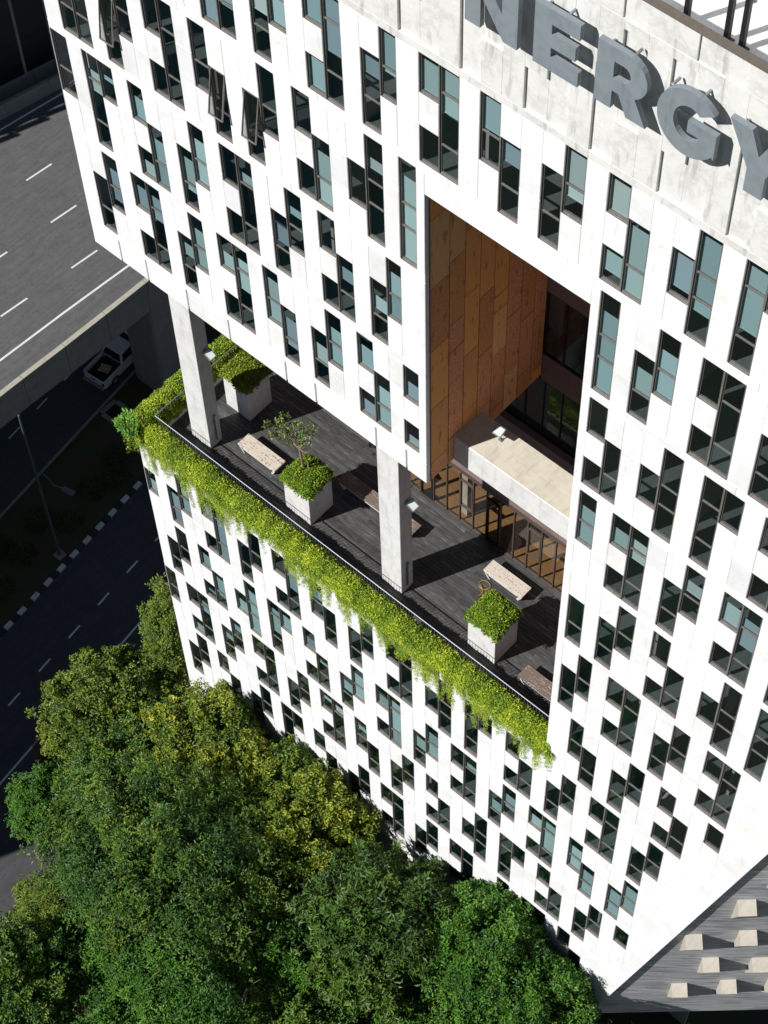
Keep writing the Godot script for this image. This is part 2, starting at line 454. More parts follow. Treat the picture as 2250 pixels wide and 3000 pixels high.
func make_window(k: int, u0: int, cols: Dictionary, units: Array) -> void:
	var bottom := B0 - FL * k
	var fr := mb()
	var panes := []
	var blinds := []
	var lead := LEFT
	for ci in units.size():
		var u: int = units[ci]
		var xl := col_left(u, k)
		var xr := col_left(u + 1, k)
		for seg in cols[u]:
			var y0: float = bottom + seg[0]
			var y1: float = bottom + minf(seg[1], top_of(k))
			var t := 0.035
			var f := 0.082
			# lining of the reveal
			bx(fr, xl, xl + t, y0, y1, -0.18, -0.02)
			bx(fr, xr - t * 0.6, xr, y0, y1, -0.18, -0.03)
			bx(fr, xl + t, xr - t * 0.6, y1 - t, y1, -0.18, -0.03)
			hexa(fr, [V(xl + t, y0, -0.012), V(xr - t * 0.6, y0, -0.012), V(xr - t * 0.6, y0, -0.18), V(xl + t, y0, -0.18), V(xl + t, y0 + 0.02, -0.012), V(xr - t * 0.6, y0 + 0.02, -0.012), V(xr - t * 0.6, y0 + 0.05, -0.18), V(xl + t, y0 + 0.05, -0.18)])
			# sash frame
			bx(fr, xl + t, xl + f, y0 + 0.035, y1 - t, -0.155, -0.09)
			bx(fr, xr - f, xr - t * 0.6, y0 + 0.035, y1 - t, -0.155, -0.09)
			bx(fr, xl + f, xr - f, y1 - f, y1 - t, -0.155, -0.09)
			bx(fr, xl + f, xr - f, y0 + 0.035, y0 + 0.10, -0.155, -0.09)
			var cuts := []
			var other := "F"
			for ou in units:
				if ou != u: other = cols[ou][0][3]
			match seg[3]:
				"F": cuts = [2.2, 3.65] if (units.size() == 1 or other == "M") else [1.66, 4.5]
				"H": cuts = [3.9]
				"W": cuts = [1.62]
			var lo := y0 + 0.10
			for c: float in cuts:
				bx(fr, xl + f, xr - f, bottom + c - 0.035, bottom + c + 0.035, -0.155, -0.085)
				panes.append([xl + f, xr - f, lo, bottom + c - 0.035])
				lo = bottom + c + 0.035
			panes.append([xl + f, xr - f, lo, y1 - f])
			if seg[2] > 0.01:
				var top_drop: float = (1.25 if k > 1 else 0.4) * (0.75 + 0.45 * fmod(absf(sin(u * 12.9 + k * 4.1)) * 43.7, 1.0))
				var by0: float = y1 - (y1 - y0 - 0.08) * seg[2]
				if y1 - top_drop - by0 > 0.15: blinds.append([xl + 0.03, xr - 0.03, by0, y1 - top_drop])
	var w := build(fr, "window", M.frame, office)
	for p in panes:
		var st := mb()
		var tw := rng.randf_range(-0.006, 0.006)
		quad(st, V(p[0], p[2], -0.12 + tw), V(p[1], p[2], -0.12 - tw), V(p[1], p[3], -0.12 - tw), V(p[0], p[3], -0.12 + tw))
		build(st, "pane", M.glass[rng.randi() % 3], w)
	for b in blinds:
		var st := mb()
		var z := -0.19 - rng.randf() * 0.04
		bx(st, b[0], b[1], b[2] + 0.05, b[3], z - 0.012, z)
		bx(st, b[0], b[1], b[2], b[2] + 0.05, z - 0.03, z + 0.015)
		build(st, "roller_blind", M.blind[rng.randi() % 5], w)

func open_sash(k: int, u: int, y0: float, y1: float, deg: float) -> void:
	var xl := col_left(u, k) + 0.07
	var xr := col_left(u + 1, k) - 0.05
	var h := (y1 - y0) * S
	var top := V(xl, y1, -0.10)
	var bs := Basis(Vector3(1, 0, 0), -deg_to_rad(deg))
	var w := (xr - xl) * S
	var st := mb()
	var t := 0.038
	for r: Array in [[0.0, t, -h, 0.0], [w - t, w, -h, 0.0], [t, w - t, -t, 0.0], [t, w - t, -h, -h + t]]:
		var c := Vector3((r[0] + r[1]) * 0.5, (r[2] + r[3]) * 0.5, 0.02)
		cbox(st, top + bs * c, Vector3((r[1] - r[0]) * 0.5, (r[3] - r[2]) * 0.5, 0.025), 0.004, bs)
	var s := build(st, "open_sash", M.frame, office)
	var pg := mb()
	quad(pg, top + bs * Vector3(t, -h + t, 0.02), top + bs * Vector3(w - t, -h + t, 0.02), top + bs * Vector3(w - t, -t, 0.02), top + bs * Vector3(t, -t, 0.02))
	build(pg, "pane", M.dark_glass, s)

func make_office() -> void:
	office = thing("office_building", "tall white office block with scattered windows and an open planted terrace", "building", V(LEFT, OY, 0))
	office.position = Vector3.ZERO
	var facade := Node3D.new(); facade.name = "facade"; office.add_child(facade)
	var rest := [mb(), mb(), mb()]
	rng.seed = 11
	for k in range(1, 12):
		var bottom := B0 - FL * k
		var cols := parse(k)
		var tops := top_of(k)
		var large := k <= 4
		for run: Array in runs_of(k):
			# spandrel band under the storey
			var y_lo := bottom - (FL - 6.39) if k < 11 else bottom - 0.6
			var y_hi := bottom
			var skip: bool = (k == 4 and run[0] < -50.0) or k == 7
			if k == 4 and run[0] < -50.0: skip = true
			if not skip:
				var x: float = run[0]
				var i := 0
				while x < run[1] - 0.01:
					var nx := minf(floorf(x + 6.0 + (i * 7 + k * 3) % 4) + 0.5, run[1])
					if run[1] - nx < 2.0: nx = run[1]
					wall_piece(facade, rest, x, nx, y_lo, y_hi, large)
					x = nx
					i += 1
			# solid strips and fills between the windows
			var keys := cols.keys()
			keys.sort()
			var at: float = run[0]
			for u: int in keys:
				var xl := col_left(u, k)
				var xr := col_left(u + 1, k)
				if xl < run[0] - 0.3 or xl > run[1]: continue
				if xl - at > 0.02:
					var lv := [0.0, 2.17, 4.28, tops]
					for q in 3: wall_piece(facade, rest, at, xl, bottom + lv[q], bottom + lv[q + 1], large)
				var y := 0.0
				for seg in cols[u]:
					if seg[0] - y > 0.02: wall_piece(facade, rest, xl, xr, bottom + y, bottom + seg[0], large)
					y = minf(seg[1], tops)
				if tops - y > 0.02: wall_piece(facade, rest, xl, xr, bottom + y, bottom + tops, large)
				at = xr
			var x2: float = at
			while x2 < run[1] - 0.01:
				var nx2 := minf(x2 + 3.0, run[1])
				wall_piece(facade, rest, x2, nx2, bottom, bottom + tops, large)
				x2 = nx2
		# windows, neighbours in one unit
		var ks := cols.keys()
		ks.sort()
		var j := 0
		while j < ks.size():
			var unit := [ks[j]]
			if j + 1 < ks.size() and ks[j + 1] == ks[j] + 1: unit.append(ks[j + 1])
			make_window(k, ks[j], cols, unit)
			j += unit.size()
	# bottom band of the hanging block with its slots
	var slots := [LEFT, -60.88, -58.9, -55.96, -53.0, -49.05, -47.03, -43.02, -41.04, VOID_L]
	for i in slots.size() - 1:
		wall_piece(facade, rest, slots[i] + (0.05 if i > 0 else 0.0), slots[i + 1] - (0.05 if i < slots.size() - 2 else 0.0), SOFFIT + (0.03 if i % 3 == 1 else 0.0), 313.1, true)
	wall_piece(facade, rest, LEFT, -51.0, 313.1, B0 - FL * 4, true)
	wall_piece(facade, rest, -51.0, VOID_L, 313.1, B0 - FL * 4, true)
	# band over the void, tower flank band at terrace height, parapet of the lower block, foot of the wall
	for a: Array in [[VOID_L, VOID_R, VOID_TOP, B0 - FL - (FL - 6.39)], [LEFT, -52.0, B0 - FL * 8 + 6.39, 293.45], [-52.0, -41.5, B0 - FL * 8 + 6.39, 293.45], [-41.5, VOID_R, B0 - FL * 8 + 6.39, 293.45], [VOID_R, -16.0, B0 - FL * 8 + 6.39, B0 - FL * 7], [LEFT, -48.0, 252.0, B0 - FL * 11 - 0.6], [-48.0, -20.0, 252.0, B0 - FL * 11 - 0.6], [LEFT, -20.0, 238.0, 252.0]]:
		wall_piece(facade, rest, a[0], a[1], a[2], a[3], true)
	for i in 3: build(rest[i], "small_wall_panels", M.paint[i], facade).set_meta("kind", "stuff")
	# open awning sashes
	open_sash(2, -59, B0 - FL * 2 + 1.62, B0 - FL * 2 + 4.26, 9.0)
	open_sash(2, -52, B0 - FL * 2 + 1.62, B0 - FL * 2 + 4.2, 10.0)
	open_sash(2, -50, B0 - FL * 2 + 1.62, B0 - FL * 2 + 4.2, 10.0)
	# raw concrete band with blind recesses, up to the parapet
	var band0 := B0 - FL + 5.98
	var recess := {-41: [[0.0, 2.15]], -40: [[0.0, 4.35]], -38: [[0.0, 4.35]], -37: [[2.2, 6.5]], -35: [[0.0, 2.15]], -34: [[0.0, 4.35]], -32: [[0.0, 4.35]], -31: [[2.2, 6.5]], -29: [[0.0, 2.15], [4.4, 6.5]], -28: [[0.0, 4.35]], -26: [[0.0, 4.35]], -25: [[2.2, 6.5]], -23: [[0.0, 2.15]], -22: [[0.0, 6.5]]}
	var by := 340.86
	var rawn := Node3D.new(); rawn.name = "roof_band"; office.add_child(rawn)
	var put := func(x0: float, x1: float, y0: float, y1: float, zf: float) -> void:
		if x1 - x0 < 0.02 or y1 - y0 < 0.02: return
		var st := mb()
		panel(st, x0, x1, y0, y1, -0.3, zf, 0.012)
		build(st, "concrete_panel", M.raw, rawn)
	put.call(LEFT, -52.0, band0, by, 0.0)
	put.call(-52.0, -41.0, band0, by, 0.0)
	put.call(-41.0, -32.0, band0, by, 0.0)
	put.call(-32.0, -10.0, band0, by, 0.0)
	var last := LEFT
	var rk := recess.keys()
	rk.sort()
	for u: int in rk:
		if u - last > 0.02: put.call(last, float(u), by, 347.8, -0.002)
		var y := 0.0
		for r: Array in recess[u]:
			if r[0] - y > 0.02: put.call(float(u), u + 1.0, by + y, by + r[0], 0.0)
			put.call(float(u), u + 1.0, by + r[0], by + r[1], -0.13)
			y = r[1]
		if 347.8 - by - y > 0.02: put.call(float(u), u + 1.0, by + y, 347.8, 0.0)
		last = u + 1.0
	put.call(last, -10.0, by, 347.8, 0.0)
	put.call(LEFT, -31.1, 347.8, 349.0, 0.0)
	put.call(-31.1, -30.15, 347.8, 349.0, -0.08)
	put.call(-30.15, -28.12, 347.8, 349.0, -0.004)
	put.call(-28.12, -26.18, 347.8, 349.0, -0.08)
	put.call(-26.18, -10.0, 347.8, 349.0, 0.0)
	var st := mb()
	bx(st, LEFT, -10.0, 349.0, 349.07, -0.32, 0.02)
	build(st, "coping", M.coping, office)
	# roof behind the parapet
	st = mb(); bx(st, LEFT, -10.0, 346.6, 346.9, -14.0, -0.5); build(st, "roof_slab", M.raw_light, office)
	st = mb(); bx(st, LEFT, -10.0, 346.9, 352.5, -4.6, -4.2); build(st, "roof_screen", M.paint[0], office)
	for a: Array in [[-29.9, -1.9], [-28.4, -2.1], [-27.8, -2.1], [-26.4, -2.2], [-25.2, -2.2]]:
		st = mb()
		bx(st, a[0] - 0.09, a[0] + 0.09, 346.9, 351.5, a[1] - 0.09, a[1] + 0.09)
		bx(st, a[0] - 0.2, a[0] + 0.2, 346.9, 346.96, a[1] - 0.2, a[1] + 0.2)
		build(st, "steel_post", M.dark_metal, office)
	# floors, back and end walls of the storeys
	for k in range(0, 12):
		var y := B0 - FL * k
		for r: Array in runs_of(maxi(k, 1)):
			if k == 7: continue
			var x1: float = minf(r[1], slant_x(y - 1.0) - 1.0) if k >= 4 else r[1]
			st = mb()
			bx(st, r[0] + 0.3, x1 - 0.3, y - 0.5, y - 0.04, -12.0, -0.265)
			build(st, "floor_slab", M.carpet, office)
	for r: Array in [[LEFT, VOID_L, 313.1, 340.6, -10.0], [VOID_L, VOID_R, 334.5, 340.6, -10.0], [VOID_R, -10.0, 293.0, 340.6, -10.0], [LEFT, -22.0, 240.0, 292.0, -7.5]]:
		st = mb(); bx(st, r[0] + 0.3, r[1] - 0.01, r[2], r[3], r[4] - 0.3, r[4]); build(st, "inner_wall", M.inner, office)
	for a: Array in [[LEFT, LEFT + 0.3, 313.1, 349.0, -1.6], [LEFT, LEFT + 0.3, 240.0, 293.4, -1.6], [-10.3, -10.0, 320.0, 349.0, -0.302]]:
		st = mb(); bx(st, a[0] + 0.001, a[1], a[2], a[3], -12.0, a[4]); build(st, "end_wall", M.paint[1], office)
	# the windows at the corner turn round it
	var stops := [313.1]
	for a: Array in [[3, 2.27, 6.39]]: stops.append_array([B0 - FL * a[0] + a[1], B0 - FL * a[0] + a[2]])
	stops.append(349.0)
	var low_stops := [240.0, B0 - FL * 10 + 2.27, B0 - FL * 10 + 6.39, B0 - FL * 8 + 1.64, B0 - FL * 8 + 4.26, 293.4]
	for list: Array in [stops, low_stops]:
		for i in list.size() - 1:
			st = mb()
			if i % 2 == 0:
				bx(st, LEFT + 0.001, LEFT + 0.2, list[i], list[i + 1], -1.6, -0.262)
				build(st, "end_wall", M.paint[1], office)
			else:
				for zz: Array in [[-1.6, -1.5], [-0.36, -0.262]]: bx(st, LEFT + 0.03, LEFT + 0.1, list[i], list[i + 1], zz[0], zz[1])
				for yy: float in [list[i], list[i + 1] - 0.08]: bx(st, LEFT + 0.03, LEFT + 0.1, yy, yy + 0.08, -1.5, -0.36)
				var cw := build(st, "corner_window", M.frame, office)
				st = mb()
				quad(st, V(LEFT + 0.06, list[i] + 0.08, -1.5), V(LEFT + 0.06, list[i] + 0.08, -0.36), V(LEFT + 0.06, list[i + 1] - 0.08, -0.36), V(LEFT + 0.06, list[i + 1] - 0.08, -1.5))
				build(st, "pane", M.glass[1], cw)
	# cross walls inside, so that the rooms differ
	rng.seed = 5
	for k in range(1, 11):
		var y := B0 - FL * k
		for r: Array in runs_of(k):
			var x: float = r[0] + rng.randf_range(3.0, 6.0)
			while x < minf(r[1], slant_x(y) - 1.0) - 2.0:
				st = mb(); bx(st, x - 0.08, x + 0.08, y - 0.03, y + 6.3, -7.4, -1.6); build(st, "cross_wall", M.inner, office)
				x += rng.randf_range(4.0, 8.0)
	make_void()
	make_grey_wall()

func make_void() -> void:
	# soffit and floor of the hanging block
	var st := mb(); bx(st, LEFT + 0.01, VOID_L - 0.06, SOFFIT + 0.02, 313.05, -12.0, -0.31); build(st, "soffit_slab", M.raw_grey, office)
	# flank of the hanging block clad in rusty sheets
	st = mb(); bx(st, VOID_L - 0.36, VOID_L - 0.05, SOFFIT + 0.03, VOID_TOP + 0.5, -8.75, -0.302); build(st, "flank_wall", M.inner_dark, office)
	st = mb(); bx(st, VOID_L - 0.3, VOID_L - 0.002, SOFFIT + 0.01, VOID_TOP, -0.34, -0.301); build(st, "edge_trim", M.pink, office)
	var zs := [-0.34, -1.60, -2.65, -3.70, -4.72, -5.75, -6.80, -7.82, -8.74]
	var base := [312.71, 313.37, 314.48, 313.38, 312.34, 314.31, 313.05, 312.21]
	var extra := [[], [320.3], [], [], [320.15], [], [], []]
	var clad := Node3D.new(); clad.name = "rusty_cladding"; office.add_child(clad)
	rng.seed = 77
	for i in 8:
		var ys := [SOFFIT - 0.12]
		var y: float = base[i]
		while y < VOID_TOP:
			ys.append(y)
			y += 4.48
		for e: float in extra[i]: ys.append(e)
		ys.append(VOID_TOP)
		ys.sort()
		for j in ys.size() - 1:
			if ys[j + 1] - ys[j] < 0.05: continue
			st = mb()
			var g := 0.028
			var x1 := VOID_L + rng.randf_range(-0.004, 0.008)
			bx(st, VOID_L - 0.05, x1, ys[j] + g, ys[j + 1] - g, zs[i + 1] + g, zs[i] - g)
			build(st, "cladding_panel", M.rust[rng.randi() % 5], clad)
	# right flank inside the void
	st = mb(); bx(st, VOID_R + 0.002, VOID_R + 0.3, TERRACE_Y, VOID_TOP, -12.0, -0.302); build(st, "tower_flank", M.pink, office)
	# ceiling of the void
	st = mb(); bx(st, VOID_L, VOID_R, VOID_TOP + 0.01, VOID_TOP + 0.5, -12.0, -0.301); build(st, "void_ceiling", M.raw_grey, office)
	# back wall with its bands, in the rear of the void
	var zb := -8.75
	for a: Array in [[298.35, 306.1, -8.38], [311.0, 313.1, zb], [318.1, 320.2, zb], [325.2, 327.3, zb], [331.8, VOID_TOP, zb]]:
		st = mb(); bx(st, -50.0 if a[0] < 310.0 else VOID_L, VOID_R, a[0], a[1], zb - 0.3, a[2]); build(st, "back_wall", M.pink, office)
	for a: Array in [[306.1, 311.0], [313.1, 318.1], [320.2, 325.2], [327.3, 331.8]]:
		st = mb(); bx(st, -50.0, VOID_R, a[0] - 0.25, a[0] - 0.02, -14.0, zb - 0.3); build(st, "floor_slab", M.carpet, office)
		var x := -41.9 if a[0] < 310.0 else VOID_L + 0.02
		while x < VOID_R - 0.2:
			var xn := minf(x + 1.17, VOID_R)
			var fr := mb()
			bx(fr, x, x + 0.07, a[0], a[1], zb - 0.16, zb - 0.02)
			bx(fr, x + 0.07, xn, a[0], a[0] + 0.08, zb - 0.16, zb - 0.02)
			bx(fr, x + 0.07, xn, a[1] - 0.08, a[1], zb - 0.16, zb - 0.02)
			var w := build(fr, "rear_window", M.dark_metal, office)
			var pg := mb()
			quad(pg, V(x + 0.07, a[0] + 0.08, zb - 0.09), V(xn, a[0] + 0.08, zb - 0.09), V(xn, a[1] - 0.08, zb - 0.09), V(x + 0.07, a[1] - 0.08, zb - 0.09))
			build(pg, "pane", M.glass[2], w)
			x = xn
	st = mb(); bx(st, -50.0, VOID_R, 298.4, VOID_TOP, -14.3, -14.0); build(st, "inner_wall", M.inner_dark, office)
	# beam across the void
	st = mb()
	panel(st, VOID_L + 0.004, VOID_R, 311.28, 313.2, -4.05, -2.02, 0.03)
	build(st, "cross_beam", M.raw_light, office)
	st = mb()
	bx(st, VOID_L + 0.006, VOID_R, 313.2, 313.215, -3.02, -2.06)
	bx(st, VOID_L + 0.006, VOID_R, 313.2, 313.215, -4.03, -3.05)
	build(st, "beam_screed", M.raw_warm, office)
	# columns of the terrace
	for a: Array in [[-60.70, -59.12], [-45.36, -43.84]]:
		st = mb()
		cbox(st, V((a[0] + a[1]) * 0.5, (TERRACE_Y + SOFFIT) * 0.5, -2.90), Vector3((a[1] - a[0]) * 0.5, (SOFFIT - TERRACE_Y) * 0.5, 0.49) * S, 0.015)
		build(st, "terrace_column", M.raw_light, office)
	# lounge behind the terrace glazing
	st = mb(); bx(st, -49.6, VOID_R, 298.0, 298.34, -8.7, -8.36); build(st, "glazing_head", M.bronze, office)
	st = mb(); bx(st, -49.6, VOID_R, 292.3, 292.94, -14.0, -8.44); build(st, "lounge_floor", M.parquet, office)
	st = mb(); bx(st, -49.6, VOID_R, 292.9, 298.0, -14.3, -14.0); build(st, "lounge_wall", M.raw_warm, office)
	st = mb(); bx(st, -49.6, VOID_R, 298.36, 298.6, -14.0, -9.06); build(st, "lounge_ceiling", M.inner, office)
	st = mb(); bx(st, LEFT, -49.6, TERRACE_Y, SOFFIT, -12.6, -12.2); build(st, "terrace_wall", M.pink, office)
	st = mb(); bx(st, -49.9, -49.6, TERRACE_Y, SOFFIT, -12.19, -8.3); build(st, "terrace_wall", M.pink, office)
	for a: Array in [[-44.9, -44.45], [-36.0, -35.5]]:
		st = mb(); bx(st, a[0], a[1], 292.95, 298.35, -9.3, -8.85); build(st, "lounge_column", M.raw_warm, office)
	var x := -49.58
	var i := 0
	while x < VOID_R - 0.3:
		var xn := minf(x + 1.0, VOID_R)
		var fr := mb()
		bx(fr, x - 0.035, x + 0.035, 292.95, 298.0, -8.44, -8.30)
		bx(fr, x + 0.035, xn - 0.035, 292.95, 293.07, -8.44, -8.28)
		var door := i == 7 or i == 2
		var hopper := i == 10 or i == 5 or i == 13 or i == 16
		if hopper:
			for yy: Array in [[294.75, 294.87], [297.35, 297.45]]: bx(fr, x + 0.035, xn - 0.035, yy[0], yy[1], -8.43, -8.29)
			for xx: float in [x + 0.035, xn - 0.105]: bx(fr, xx, xx + 0.07, 294.87, 297.35, -8.42, -8.27)
		var w := build(fr, "glazed_bay", M.bronze, office)
		if door:
			var ds := mb()
			for xx: float in [x + 0.04, xn - 0.14]: bx(ds, xx, xx + 0.1, 293.08, 297.5, -8.41, -8.27)
			for yy: Array in [[293.08, 293.3], [297.35, 297.5]]: bx(ds, x + 0.14, xn - 0.14, yy[0], yy[1], -8.41, -8.27)
			bx(ds, x + 0.07, x + 0.11, 295.0, 296.2, -8.27, -8.2)
			build(ds, "door_leaf", M.dark_metal, w)
		var pg := mb()
		quad(pg, V(x + 0.035, 293.07, -8.37), V(xn - 0.035, 293.07, -8.37), V(xn - 0.035, 298.0, -8.37), V(x + 0.035, 298.0, -8.37))
		build(pg, "pane", M.bronze_glass, w)
		x = xn
		i += 1
	# deck boards
	st = mb(); bx(st, LEFT + 0.3, VOID_R, 292.2, TERRACE_Y - 0.06, -12.6, -0.302); build(st, "terrace_slab", M.raw_grey, office)
	var deck := Node3D.new(); deck.name = "terrace_deck"; office.add_child(deck)
	var meshes := {}
	rng.seed = 31
	var z := -1.30
	while z > -12.2:
		var xx := -62.1 - rng.randf() * 4.0
		while xx < VOID_R:
			var ln := 5.4
			var a := maxf(xx, -62.1)
			var b := minf(xx + ln, VOID_R if z > -8.2 else -49.9)
			if b - a > 0.1:
				var sd := mb()
				panel_top(sd, a + 0.006, b - 0.006, TERRACE_Y - 0.06, TERRACE_Y + rng.randf_range(-0.006, 0.002), z - 0.232, z, 0.008)
				build(sd, "deck_board", M.deck[rng.randi() % 5], deck)
			xx += ln
		z -= 0.245

func panel_top(st: SurfaceTool, x0: float, x1: float, y0: float, y1: float, z0: float, z1: float, c: float) -> void:
	var t := [V(x0 + c, y1, z1 - c), V(x1 - c, y1, z1 - c), V(x1 - c, y1, z0 + c), V(x0 + c, y1, z0 + c)]
	var m := [V(x0, y1 - c, z1), V(x1, y1 - c, z1), V(x1, y1 - c, z0), V(x0, y1 - c, z0)]
	var b := [V(x0, y0, z1), V(x1, y0, z1), V(x1, y0, z0), V(x0, y0, z0)]
	quad(st, t[0], t[1], t[2], t[3])
	for i in 4:
		var j := (i + 1) % 4
		quad(st, m[i], m[j], t[j], t[i])
		quad(st, b[i], b[j], m[j], m[i])

# dark board-marked wall that folds back from the slanting corner
func make_grey_wall() -> void:
	var l1 := Vector3(LINE_B.x - LINE_A.x, LINE_B.y - LINE_A.y, 0).normalized()
	var mm := l1.cross(Vector3(0, 0, 1))
	var th := deg_to_rad(42.0)
	var n := cos(th) * Vector3(0, 0, 1) + sin(th) * mm
	var e := cos(th) * mm - sin(th) * Vector3(0, 0, 1)
	var p0 := Vector3(LINE_A.x, LINE_A.y, -0.3)
	var at := func(a: float, b: float, o: float) -> Vector3:
		var q: Vector3 = p0 + e * a + l1 * b + n * o
		return V(q.x, q.y, q.z)
	var node := Node3D.new(); node.name = "board_marked_wall"; office.add_child(node)
	# pours of concrete, one above the other
	var lows := [-9.0, 1.6, 9.0, 15.6, 22.4, 29.4, 36.4, 46.0]
	for i in lows.size() - 1:
		var st := mb()
		var a0: float = -0.25; var a1 := 16.0
		var b0: float = lows[i]; var b1: float = lows[i + 1] - 0.03
		var lo0 := b0; var lo1 := b0
		if i == 0: lo0 = -6.6; lo1 = -2.2
		var o := 0.0 if i % 2 == 0 else -0.012
		var pt := [at.call(a0, lo0, o), at.call(a1, lo1, o), at.call(a1, b1, o), at.call(a0, b1, o)]
		var bk := [at.call(a0, lo0, -0.5), at.call(a1, lo1, -0.5), at.call(a1, b1, -0.5), at.call(a0, b1, -0.5)]
		var uv := [Vector2(a0, lo0), Vector2(a1, lo1), Vector2(a1, b1), Vector2(a0, b1)]
		for tr: Array in [[0, 2, 1], [0, 3, 2]]:
			for k: int in tr:
				st.set_uv(uv[k] * Vector2(0.06, -0.10) + Vector2(0.13 * i, 0.29 * i))
				st.add_vertex(pt[k])
		for k in 4:
			var j := (k + 1) % 4
			for v: Array in [[bk[k], uv[k]], [pt[j], uv[j]], [bk[j], uv[j]], [bk[k], uv[k]], [pt[k], uv[k]], [pt[j], uv[j]]]:
				st.set_uv(v[1] * 0.1)
				st.add_vertex(v[0])
		build(st, "concrete_pour", M.board, node)
	for h: Array in [[1.19, 24.85], [0.46, 16.67], [3.03, 11.01], [3.06, 3.62], [5.8, 5.11], [3.24, 18.1], [5.94, 11.44], [8.6, 6.0], [1.2, 31.6], [3.9, 25.6], [6.0, 18.8], [8.7, 12.4], [4.0, 32.4], [6.6, 26.2]]:
		var st := mb()
		var a: float = h[0]; var b: float = h[1]
		var w := 0.93
		var dl := 0.78; var db := -4.1
		var out := 0.9
		var t0: Vector3 = at.call(a, b, 0.0); var t1: Vector3 = at.call(a + w, b + 0.28, 0.0)
		var o0: Vector3 = at.call(a, b, out); var o1: Vector3 = at.call(a + w, b + 0.28, out)
		var b0: Vector3 = at.call(a + dl, b + db, 0.0); var b1: Vector3 = at.call(a + dl + w, b + db + 0.28, 0.0)
		quad(st, o0, o1, t1, t0)
		quad(st, b0, b1, o1, o0)
		tri(st, t0, b0, o0)
		tri(st, t1, o1, b1)
		quad(st, t0, t1, b1, b0)
		build(st, "wedge_hood", M.hood, office)

# ---------------------------------------------------------------- lettering on the roof band
func letter_shape(ch: String) -> Array:
	# outlines in letter units: cap height 1; last entry is the width
	match ch:
		"N": return [[Vector2(0, 0), Vector2(0.25, 0), Vector2(0.25, 0.56), Vector2(0.62, 0), Vector2(0.84, 0), Vector2(0.84, 1), Vector2(0.59, 1), Vector2(0.59, 0.45), Vector2(0.23, 1), Vector2(0, 1)], 0.84]
		"E": return [[Vector2(0, 0), Vector2(0.70, 0), Vector2(0.70, 0.235), Vector2(0.27, 0.235), Vector2(0.27, 0.39), Vector2(0.64, 0.39), Vector2(0.64, 0.61), Vector2(0.27, 0.61), Vector2(0.27, 0.765), Vector2(0.69, 0.765), Vector2(0.69, 1), Vector2(0, 1)], 0.70]
		"Y": return [[Vector2(0.30, 0), Vector2(0.56, 0), Vector2(0.56, 0.38), Vector2(0.88, 1), Vector2(0.59, 1), Vector2(0.43, 0.65), Vector2(0.29, 1), Vector2(-0.02, 1), Vector2(0.30, 0.38)], 0.86]
		"R":
			var p := [Vector2(0, 0), Vector2(0.26, 0), Vector2(0.26, 0.30), Vector2(0.36, 0.30), Vector2(0.50, 0), Vector2(0.80, 0), Vector2(0.61, 0.36)]
			for i in 13:
				var a := -PI * 0.42 + i * (PI * 0.92) / 12.0
				p.append(Vector2(0.43 + 0.34 * cos(a), 0.66 + 0.34 * sin(a)))
			p.append(Vector2(0, 1))
			# keyhole to the counter
			p.append(Vector2(0, 0.652))
			p.append(Vector2(0.26, 0.652))
			p.append(Vector2(0.26, 0.78))
			for i in 9:
				var a := PI * 0.5 - i * PI / 8.0
				p.append(Vector2(0.41 + 0.11 * cos(a), 0.65 + 0.13 * sin(a)))
			p.append(Vector2(0.26, 0.52))
			p.append(Vector2(0.26, 0.648))
			p.append(Vector2(0, 0.648))
			return [p, 0.78]
		"G":
			var p := []
			for i in 33:
				var a := deg_to_rad(42.0 + i * (282.0 / 32.0))
				p.append(Vector2(0.47 + 0.49 * cos(a), 0.5 + 0.52 * sin(a)))
			p.append(Vector2(0.90, 0.16))
			p.append(Vector2(0.90, 0.56))
			p.append(Vector2(0.46, 0.56))
			p.append(Vector2(0.46, 0.37))
			p.append(Vector2(0.66, 0.37))
			p.append(Vector2(0.66, 0.29))
			for i in 25:
				var a := deg_to_rad(322.0 - i * (272.0 / 24.0))
				p.append(Vector2(0.47 + 0.235 * cos(a), 0.5 + 0.275 * sin(a)))
			return [p, 0.93]
	return []

func make_letters() -> void:
	var info := [["N", -37.25, 2.35], ["E", -34.20, 1.95], ["R", -31.53, 2.12], ["G", -28.93, 2.42], ["Y", -26.15, 2.4]]
	for d: Array in info:
		var sh := letter_shape(d[0])
		var t := thing("sign_letter", "grey metal capital letter %s mounted on the raw concrete band" % d[0], "sign letter", V(d[1], 344.32, 0), "letters of the roof sign")
		var poly := PackedVector2Array()
		for p: Vector2 in sh[0]: poly.append(Vector2(p.x / sh[1] * d[2] * S, p.y * 2.80 * S))
		var st := mb()
		extrude(st, poly, 0.42 * S, 0.64 * S, Vector3.ZERO)
		build(st, "letter_body", M.letter, t)
		for q: Array in [[0.12, 0.12], [0.12, 0.86], [0.55, 0.06], [0.62, 0.95]]:
			var sb := mb()
			var c := Vector3(q[0] * d[2] * S, q[1] * 2.8 * S, 0.21 * S)
			if d[0] == "Y": c.x = (0.5 if q[1] < 0.5 else q[0]) * d[2] * S
			cbox(sb, c, Vector3(0.03, 0.03, 0.21 * S + 0.003), 0.005)
			build(sb, "bracket", M.zinc, t)

